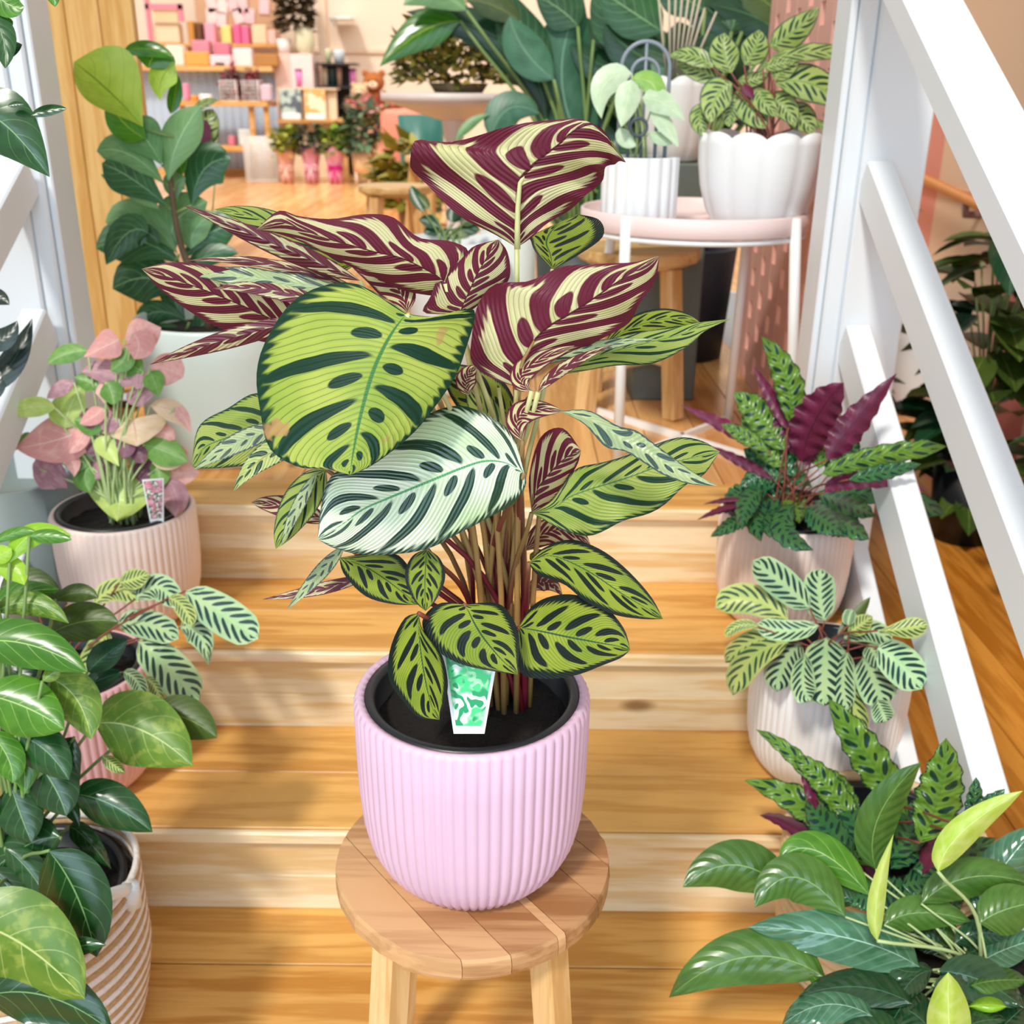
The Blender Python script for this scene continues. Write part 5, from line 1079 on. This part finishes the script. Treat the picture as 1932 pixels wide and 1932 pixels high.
sh = thing('display_shelf', 'narrow timber shelf of cards standing on the back counter', 'shelf', (fx(400), YB_ + .35, WT))
obj('shelf_board', box_bm(fx(262), fx(520), YB_ + .30, YB_ + .55, fz(82) - .03, fz(82), .004), FARWOOD, sh, False)
for px in (264, 345, 430, 516): obj('bracket', box_bm(fx(px), fx(px + 4), YB_ + .34, YB_ + .5, WT, fz(82) - .03), FARWOOD, sh, False)
ST_ = fz(82)
pb = thing('peg_board', 'tan card display board in three panels above the counter', 'board', (fx(435), YB_ + .62, ST_))
for k, (a_, b_) in enumerate(((354, 404), (406, 458), (460, 514))): obj('panel', box_bm(fx(a_), fx(b_), YB_ + .60, YB_ + .63, ST_, fz(-60)), plain('c99f7c', .8), pb, False)
rnd = random.Random(9)
for (px, py, wh) in ((368, 24, 'lower left card of the left board panel'), (388, 32, 'lowest card, left panel, above the tall pink box'), (369, 2, 'upper left card of the left board panel'), (390, 5, 'upper right card of the left board panel'), (422, 24, 'lower left card of the middle board panel'), (444, 24, 'lower right card of the middle board panel'), (430, 4, 'upper card of the middle board panel'), (473, 5, 'only card on the right board panel'), (410, 0, 'card at the joint of the left and middle panels')):
    x, z = fx(px, py), fz(py); r_ = rnd.uniform(-.3, .3); w, h = .052, .07; n_ = (lambda u, v_: (x + u * math.cos(r_) - v_ * math.sin(r_), YB_ + .585, z + u * math.sin(r_) + v_ * math.cos(r_)))
    P = [n_(-w, -h), n_(w, -h), n_(w, h), n_(-w, h)]; Q = [(a, b + .008, c) for a, b, c in P]
    o = obj('gift_card', (P + Q, [(3, 2, 1, 0), (4, 5, 6, 7), (0, 1, 5, 4), (1, 2, 6, 5), (2, 3, 7, 6), (3, 0, 4, 7)]), plain(rnd.choice(['f0d0d0', 'f3d9d4', 'efc2c6']), .6), None, False)
    tag(o, 'pale pink gift card, ' + wh, 'card', 'pink gift cards on the tan board')
pf = thing('pink_frame_stand', 'pink square frame stand at the left end of the back counter', 'stand', (fx(310), YB_ + .2, WT)); PK = plain('e8869a', .5)
for (a_, b_, c_, d_) in ((277, 284, -20, 66), (277, 346, 6, 17), (338, 346, 6, 40)): obj('frame_bar', box_bm(fx(a_), fx(b_), YB_ + .28, YB_ + .33, fz(d_), fz(c_)), PK, pf, False)
obj('foot', box_bm(fx(277), fx(284), YB_ + .28, YB_ + .33, WT, fz(66)), PK, pf, False); obj('inner_panel', box_bm(fx(290), fx(336), YB_ + .30, YB_ + .32, fz(42), fz(18)), plain('e0c49a', .6), pf, False)
# goods: name, label, cat, px0, px1, pytop, z bottom, colour, y, group
def goods(lst, Y, zb, dep=.12):
    for it in lst:
        fbox(it[0], it[1], it[2], it[3], it[4], it[5], 0, it[6], Y, dep, zb + .001, it[7] if len(it) > 7 else None)
goods([('paper_stack', 'cream paper stack under the pink frame stand', 'paper', 286, 334, 46, 'e8cfae'), ('brown_bottle', 'dark brown bottle beside the pink box on the upper shelf', 'bottle', 366, 376, 45, '6b4020'), ('glass_candle', 'amber glass candle left of the brown bottle', 'candle', 350, 362, 42, 'c98a3c'),
       ('card_box', 'tall pink box on the upper shelf', 'box', 382, 402, 46, 'eaa0b4'), ('gift_box', 'pale yellow gift box on the upper shelf', 'box', 414, 432, 50, 'f0d27c'), ('notebook', 'bright pink notebook standing on the upper shelf', 'book', 436, 450, 48, 'dd5f8c'), ('notebook', 'second bright pink notebook beside the first', 'book', 452, 466, 50, 'e06a94'),
       ('letter_rack', 'cream rack of letters at the right of the upper shelf', 'rack', 472, 500, 48, 'efc9a4'), ('gift_tag_box', 'small pale box at the right end of the upper shelf', 'box', 502, 518, 58, 'f2c2b8')], YB_ + .33, ST_, .14)
goods([('jewellery_box', 'pink lidded box on the counter under the upper shelf', 'box', 356, 390, 78, 'd98a9c'), ('soap_box', 'rose striped box next to the pink lidded box', 'box', 397, 428, 82, 'd0778c'), ('greeting_cards', 'white and pink upright greeting cards on the counter', 'cards', 434, 470, 92, 'f0dcdc')], YB_ + .12, WT, .12)
goods([('paper_tray', 'white folded papers at the left of the back counter', 'paper', 306, 340, 88, 'f2e2cf'), ('wooden_crate', 'small orange wooden crate of cards on the counter', 'crate', 342, 388, 100, 'e0a04c'), ('soap_bars', 'row of pink and white soaps in front of the crate', 'soap', 390, 430, 106, 'f0cfd6'),
       ('wicker_tray', 'brown wicker tray at the right end of the counter', 'tray', 474, 520, 102, 'b0793c'), ('price_card', 'white price card standing on the counter edge', 'card', 398, 420, 118, 'f6e6e6')], YB_ - .08, WT, .10)
goods([('pink_tumbler', 'short pink tumbler at the left end of the low bench', 'tumbler', 336, 344, 160, 'ee92b4'), ('folded_napkins', 'white folded napkins on the low bench', 'napkins', 366, 388, 180, 'f4ece6'), ('gift_jar', 'orange tinned gift beside the napkins', 'tin', 350, 362, 182, 'e0923c'), ('lilac_bag', 'lilac paper bag at the right of the low bench', 'bag', 484, 504, 160, 'd4b8c8')], Yb_ - .05, BT, .1)
goods([('ceramic_pot', 'pink ceramic pot on the lower shelf of the low bench', 'pot', 418, 430, 258, 'd0788c'), ('ceramic_bowl', 'pale blue bowl with cream contents on the lower shelf', 'bowl', 438, 464, 245, 'c9cfcf')], Yb_, BL, .12)
# wire baskets with red hampers
def wire_basket(label, px0, px1, py0, py1, Y, zb, col, group=None, fill=None, cell=.035):
    x0, x1 = fx(px0, py0, Y), fx(px1, py0, Y); z1 = fz(py0, Y); root = thing('wire_basket', label, 'basket', ((x0 + x1) / 2, Y + .1, zb), group); M_ = plain(col, .4); z = zb + .003
    bm = bmesh.new()
    for yy_ in (Y, Y + .2):
        zz_ = z
        while zz_ < z1: tube_bm([(x0, yy_, zz_), (x1, yy_, zz_)], .004, n=4, bm=bm); zz_ += cell
    o = obj('horizontal_wires', bm, M_, root); o['kind'] = 'stuff'; bm = bmesh.new()
    for yy_ in (Y, Y + .2):
        x = x0
        while x <= x1 + .001: tube_bm([(x, yy_, z), (x, yy_, z1)], .004, n=4, bm=bm); x += cell
    o = obj('vertical_wires', bm, M_, root); o['kind'] = 'stuff'
    for xx in (x0, x1):
        obj('side_panel', box_bm(xx - .003, xx + .003, Y, Y + .2, z, z1), M_, root, False)
    obj('base_panel', box_bm(x0, x1, Y, Y + .2, z - .002, z + .002), M_, root, False)
    if fill: frondmass('gift_hamper', fill[0], (x0 + x1) / 2, Y + .1, z + .01, None, (x1 - x0) * .42, (z1 - z) * 1.45, fill[1], int(px0), 240, cat='hamper', size=.07)
wire_basket('left white wire basket on the low bench', 414, 444, 152, 190, Yb_ - .02, BT, 'f0e6e6', None, ('dark red wrapped goods heaped in the left wire basket', ['8a3a44', 'b05a5c', '6e3038']))
wire_basket('right white wire basket on the low bench', 456, 486, 152, 190, Yb_ - .02, BT, 'f0e6e6', None, ('dark red wrapped goods heaped in the right wire basket', ['8a3a44', '7a3238', 'c07a78']))
Yw = YB_ - .75; wire_basket('large white wire basket standing on the floor before the bench', 458, 518, 258, 333, Yw, .54, 'f4f0ec', None, None, .03)
# block at the right: pink cupboard, vase, shelves
cb = thing('pink_cupboard', 'pale pink cupboard at the right end of the counter', 'cupboard', (fx(550), YB_, .54))
obj('body', box_bm(fx(520), fx(556), YB_ + .05, YB_ + .5, .541, fz(102), .005), plain('e8c2b4', .6), cb, False); obj('front_board', box_bm(fx(552), fx(594), YB_ + .0, YB_ + .5, .541, fz(102), .005), plain('ecd0cc', .6), cb, False); zc_ = fz(102)
vs = at(575, 100, YB_ + .2); o = obj('pale_vase', lathe_bm([(0, zc_ + .001), (.06, zc_ + .001), (.10, zc_ + .08), (.095, zc_ + .2), (.07, zc_ + .26), (.06, zc_ + .26), (.05, zc_ + .1), (0, zc_ + .05)], 32, c=(fx(575), YB_ + .2)), plain('d6d0b0', .4), None); tag(o, 'pale olive vase of dried leaves on the pink cupboard', 'vase')
frondmass('dried_branches', 'dark bronze dried branches in the pale vase', fx(560), YB_ + .2, zc_ + .22, None, .16, .50, ['3f2f16', '55421c', '2f2814'], 21, 420, cat='branches', size=.09)
o = obj('pleated_vase', lathe_bm([(0, zc_ + .001), (.05, zc_ + .001), (.07, zc_ + .14), (.06, zc_ + .14), (0, zc_ + .03)], 40, 14, .006, (zc_, 9), (fx(536), YB_ + .2)), plain('ece0d8', .5), None); tag(o, 'small white pleated vase left of the pale olive vase', 'vase')
o = obj('partition', box_bm(fx(590), fx(607), YB_ + .52, YB_ + .7, .541, fz(-60), .004), plain('ead2ba', .7), None, False); tag(o, 'cream partition end beside the stationery shelves', 'partition')
ws = thing('wall_shelf', 'white corner shelf high on the back wall', 'shelf', (fx(630), YB_ + .8, fz(22))); obj('shelf_board', box_bm(fx(606), fx(650), YB_ + .7, 12.36, fz(22) - .02, fz(22)), WHITE, ws, False); obj('bracket', box_bm(fx(608), fx(614), YB_ + .75, 12.36, fz(38), fz(22) - .02), WHITE, ws, False)
tw = thing('merchandise_tower', 'black tiered stand of mugs and tumblers in the middle of the back wall', 'stand', (fx(625), YB_ + .1, .54)); BKM = plain('2a2626', .5)
obj('back_panel', box_bm(fx(600), fx(652), YB_ + .35, YB_ + .38, .541, fz(118)), BKM, tw, False)
for py in (118, 162, 200, 235): obj('tier', box_bm(fx(598), fx(673), YB_ + .05, YB_ + .35, fz(py) - .02, fz(py)), BKM, tw, False)
for i, (px0, px1, py0, pyb, c, lb) in enumerate(((604, 616, 126, 162, 'e0ceb0', 'cream tumbler on the black tiered stand'), (618, 630, 126, 162, '2c4a4a', 'dark teal tumbler on the black tiered stand'), (632, 642, 126, 162, 'c9a08c', 'copper tumbler on the black tiered stand'), (612, 624, 90, 118, 'c4c9a4', 'pale green canister on top of the black stand'), (627, 650, 92, 118, 'c9d4dc', 'clear boxed set on top of the black stand'))):
    x0, x1 = fx(px0), fx(px1); r_ = (x1 - x0) / 2; z0 = fz(pyb) + .001; z1 = fz(py0); o = obj('tumbler' if i < 3 else 'canister', lathe_bm([(0, z0), (r_ * .8, z0), (r_, z1 - .02), (r_ * .9, z1), (0, z1)], 20, c=((x0 + x1) / 2, YB_ + .2)), plain(c, .4)); tag(o, lb, 'tumbler' if i < 3 else 'canister')
for (px0, px1, py0, z0, Y_, lb) in ((553, 567, 130, fz(165), YB_ - .3, 'tall pink tumbler with dark lid on the magazine rack'), (656, 670, 128, fz(162) + .001, YB_ + .08, 'tall pink tumbler with dark lid beside the teddy bears')):
    x0, x1 = fx(px0, 140, Y_), fx(px1, 140, Y_); r_ = (x1 - x0) / 2; z1 = fz(py0, Y_); c_ = ((x0 + x1) / 2, Y_ + .1); r0 = thing('pink_tumbler', lb, 'tumbler', (c_[0], c_[1], z0))
    obj('cup', lathe_bm([(0, z0), (r_ * .75, z0), (r_, z1 - .02), (0, z1 - .02)], 20, c=c_), plain('d878b0', .4), r0); obj('lid', lathe_bm([(0, z1 - .02), (r_ * 1.02, z1 - .02), (r_ * 1.0, z1), (0, z1)], 20, c=c_), plain('5a2a4c', .4), r0)
Ym = YB_ - .4
mr = thing('magazine_rack', 'timber rack holding two picture books before the cupboard', 'rack', (fx(570), Ym, .54))
obj('back_board', box_bm(fx(520, 200, Ym), fx(632, 200, Ym), Ym + .12, Ym + .15, .541, fz(166, Ym), .004), plain('e6cfae', .6), mr, False)
obj('ledge', box_bm(fx(522, 200, Ym), fx(632, 200, Ym), Ym - .02, Ym + .14, fz(232, Ym), fz(226, Ym)), FARWOOD, mr, False)
obj('box_top', box_bm(fx(520, 166, Ym), fx(632, 166, Ym), Ym + .06, Ym + .30, fz(166, Ym) - .015, fz(166, Ym)), plain('e6cfae', .6), mr, False)
def book(label, px0, px1, cols):
    m_, t_, p_, o_ = newmat('book_cover'); tc = t_.nodes.new('ShaderNodeTexCoord'); nz = noise(t_, tc.outputs['Object'], 14, 3); t_.links.new(mixc(t_, nz.step(.45, .55), srgb(cols[0]), srgb(cols[1])), p_.inputs['Base Color'])
    r0 = thing('picture_book', label, 'book', (fx(px0, 200, Ym), Ym + .05, fz(226, Ym))); obj('cover', box_bm(fx(px0, 200, Ym), fx(px1, 200, Ym), Ym + .06, Ym + .10, fz(226, Ym) + .002, fz(168, Ym)), m_, r0, False)
    obj('white_band', box_bm(fx(px0 + 2, 200, Ym), fx(px1 - 2, 200, Ym), Ym + .05, Ym + .059, fz(226, Ym) + .003, fz(214, Ym)), plain('f6f2f0', .5), r0, False)
book('dark blue grey picture book at the left of the rack', 526, 566, ['56606c', 'b8c8c0']); book('white and orange illustrated book at the right of the rack', 573, 612, ['f6e2c0', 'f0a860'])
# teddy bears
def bear(label, px, py, s, col, zb, Y):
    x, z = fx(px, py, Y), zb; r0 = thing('teddy_bear', label, 'toy', (x, Y, z)); M_ = plain(col, .95, var=.15, scale=60, bmp=.8); LT = plain('ecd6b8', .95)
    def ell(nm, dx, dy, dz, a, b, c, mt):
        bm = bmesh.new(); bmesh.ops.create_uvsphere(bm, u_segments=16, v_segments=10, radius=1); bmesh.ops.scale(bm, vec=(a * s, b * s, c * s), verts=bm.verts); bmesh.ops.translate(bm, vec=(x + dx * s, Y + dy * s, z + dz * s), verts=bm.verts); return obj(nm, bm, mt, r0)
    ell('body', 0, 0, .5, .38, .32, .5, M_); ell('head', 0, -.05, 1.22, .40, .36, .36, M_); ell('muzzle', 0, -.36, 1.12, .18, .15, .14, LT); ell('nose', 0, -.5, 1.18, .05, .04, .04, BLACKPOT)
    for k in (-1, 1):
        ell('ear', k * .3, 0, 1.52, .13, .08, .13, M_); ell('arm', k * .38, -.15, .65, .13, .14, .32, M_); ell('leg', k * .28, -.35, .16, .16, .34, .16, M_); ell('eye', k * .13, -.38, 1.28, .035, .03, .035, BLACKPOT)
bt = thing('toy_table', 'low timber table of soft toys and posies right of the magazine rack', 'table', (fx(700), YB_ - .3, .54)); Yt_ = YB_ - .35; ZT_ = fz(222, Yt_)
obj('table_top', box_bm(fx(642, 222, Yt_), fx(800, 222, Yt_), Yt_ - .15, Yt_ + .4, ZT_ - .04, ZT_, .005), FARWOOD, bt, False)
for px in (646, 790): obj('leg', box_bm(fx(px, 222, Yt_), fx(px + 9, 222, Yt_), Yt_ - .1, Yt_ - .04, .541, ZT_ - .04), FARWOOD, bt, False)
bear('fawn teddy bear sitting left of the brown bear', 678, 140, .2, 'd8b48c', ZT_, Yt_ + .05); bear('brown teddy bear with a cream muzzle on the toy table', 705, 140, .27, 'a8622c', ZT_, Yt_ + .2)
frondmass('pink_posy', 'pink and salmon posy in front of the teddy bears', fx(700), Yt_ - .08, ZT_ + .01, ZT_ + .05, .15, .16, ['f0a0a0', 'ea8c84', 'f4c6c0'], 31, 260, cat='flowers', size=.07)
frondmass('salmon_posy', 'salmon flower bunch at the right of the toy table', fx(745), Yt_ - .02, ZT_ + .01, ZT_ + .05, .12, .16, ['e58a78', 'd97a68'], 33, 200, cat='flowers', size=.07)
# wrapped plants on the floor
def wrapped(label, px0, px1, pyt, col, ribbon, fol, seed, py_b=338, Y=YB_ - .9):
    x0, x1 = fx(px0, 300, Y), fx(px1, 300, Y); cx, r_ = (x0 + x1) / 2, (x1 - x0) / 2; zt_ = fz(pyt, Y); g = thing('wrapped_plant', label, 'plant', (cx, Y, .54)); n = 30; v, f = [], []
    pr_ = [(.62, 0), (.75, .25), (.68, .45), (.85, .75), (1.08, 1.0)]
    for (r, h) in pr_:
        for k in range(n): a = 2 * PI * k / n; rr = r_ * (r + .06 * math.sin(a * 7 + seed) * h); v.append((cx + rr * math.cos(a), Y + rr * math.sin(a), .541 + (zt_ - .541) * (h + (.08 * math.sin(a * 5 + seed) if h == 1 else 0))))
    for j in range(len(pr_) - 1):
        for k in range(n): f.append((j * n + k, j * n + (k + 1) % n, (j + 1) * n + (k + 1) % n, (j + 1) * n + k))
    f.append(tuple(range(n))[::-1]); obj('wrapping', (v, f), plain(col, .5, var=.08, scale=14), g)
    if ribbon:
        zr_ = .541 + (zt_ - .541) * .45; obj('ribbon', lathe_bm([(r_ * .70, zr_ - .02), (r_ * .72, zr_ - .02), (r_ * .72, zr_ + .02), (r_ * .70, zr_ + .02)], 30, c=(cx, Y)), plain(ribbon, .4), g)
        for k in (-1, 1):
            bm = tube_bm([(cx, Y - r_ * .74, zr_), (cx + k * .05, Y - r_ * .8, zr_ + .03), (cx + k * .06, Y - r_ * .78, zr_ - .02), (cx, Y - r_ * .75, zr_)], .012, n=5); obj('bow_loop', bm, plain(ribbon, .4), g)
            obj('bow_tail', tube_bm([(cx, Y - r_ * .74, zr_), (cx + k * .03, Y - r_ * .76, zr_ - .14)], .009, n=5), plain(ribbon, .4), g)
    rnd = random.Random(seed)
    for c in fol:
        v, f = [], []
        for i in range(60):
            a = rnd.uniform(0, 2 * PI); rr = r_ * 1.1 * math.sqrt(rnd.random()); b = Vector((cx + rr * math.cos(a), Y + rr * math.sin(a), zt_ - .05 + rnd.uniform(0, .24))); d = Vector((math.cos(a), math.sin(a), rnd.uniform(-.3, 1))).normalized(); sd = d.cross(Vector((.2, .3, 1))).normalized(); L = .09; nn = sd.cross(d)
            k = len(v); v += [b, b + d * L * .4 + sd * .03, b + d * L * .5 + nn * .01, b + d * L * .4 - sd * .03, b + d * L]; f += [(k, k + 1, k + 2), (k, k + 2, k + 3), (k + 1, k + 4, k + 2), (k + 2, k + 4, k + 3)]
        o = obj('foliage', (v, f), plain(c, .6, var=.2), g); o['kind'] = 'stuff'
wrapped('potted plant wrapped in peach paper beside the wire basket', 522, 558, 284, 'e2a898', 'f0c2b4', ['8aa030', '5f7a2c', 'c9c04c'], 1)
wrapped('potted plant wrapped in dusty pink paper, middle of the three', 568, 606, 280, 'd08ca0', 'f0b8c4', ['4a5f4c', '3c5040'], 2)
wrapped('potted plant wrapped in bright pink paper with a magenta bow', 612, 652, 280, 'f0a8cc', 'd81f88', ['7fa030', '5f8a4c', 'a8b838'], 3)
Y_ = YB_ - .95; r_ = (fx(706, 300, Y_) - fx(664, 300, Y_)) / 2; cx_ = fx(685, 300, Y_); zt_ = fz(283, Y_)
pr0 = thing('peach_planter', 'peach cylinder planter on a slatted stand at the right of the wrapped plants', 'planter', (cx_, Y_, .54))
obj('planter_body', lathe_bm([(0, .64), (r_ * .9, .64), (r_, zt_), (r_ * .9, zt_), (0, zt_ - .03)], 32, c=(cx_, Y_)), plain('f2cfa8', .5), pr0)
for k in range(4): a = PI / 4 + k * PI / 2; obj('stand_leg', tube_bm([(cx_ + r_ * .8 * math.cos(a), Y_ + r_ * .8 * math.sin(a), .541), (cx_ + r_ * .85 * math.cos(a), Y_ + r_ * .85 * math.sin(a), .65)], .012, n=6), plain('efe0d0', .5), pr0)
frondmass('spiky_plant', 'dark upright spiky foliage in the peach planter', cx_, Y_, zt_ - .02, None, .13, .50, ['4a5f48', '5a7a54', '76906c'], 41, 150, size=.13)
g = thing('terracotta_cylinder', 'terracotta pink cylinder vase with mixed flowers', 'vase', (fx(722), Y_, .54)); obj('vase_body', lathe_bm([(0, .541), (.10, .541), (.11, fz(265, Y_)), (.09, fz(265, Y_)), (0, .7)], 32, c=(fx(722, 300, Y_), Y_)), plain('cf8a70', .6), g)
frondmass('mixed_flowers', 'mixed orange and blue grey flowers above the terracotta vase', fx(725, 260, Y_), Y_, fz(262, Y_), None, .17, .28, ['b88a3c', '5f7a94', '6a7a3c', 'c9846c'], 43, 380, cat='flowers', size=.07)
o = obj('blue_bottle', lathe_bm([(0, .541), (.035, .541), (.04, fz(250, Y_)), (.02, fz(235, Y_)), (0, fz(235, Y_))], 20, c=(fx(742, 300, Y_) + .02, Y_ - .15)), plain('46609c', .3), None); tag(o, 'slim blue bottle right of the terracotta vase', 'bottle')
frondmass('yellow_grass_plant', 'yellow green grassy plant behind the low wooden stool', fx(775, 300, 6.4), 6.4, .541, .74, .17, .34, ['a8a040', '8a8a30', 'c9b45c'], 47, 380, potc='a87850', size=.13)
o = obj('teal_pot', lathe_bm([(0, .541), (.14, .541), (.17, fz(215, 8)), (.15, fz(215, 8)), (0, .8)], 32, c=(fx(795, 240, 8), 8)), plain('1f6a60', .4), None); tag(o, 'deep teal floor pot in the shadow under the pedestal table', 'pot')
o = obj('salmon_cushion_stool', lathe_bm([(0, .541), (.16, .541), (.19, .62), (.19, fz(215, 8.5)), (.15, fz(205, 8.5)), (0, fz(203, 8.5))], 32, c=(fx(765, 240, 8.5), 8.5)), plain('d9826c', .7), None); tag(o, 'round salmon pouffe left of the teal floor pot', 'pouffe')
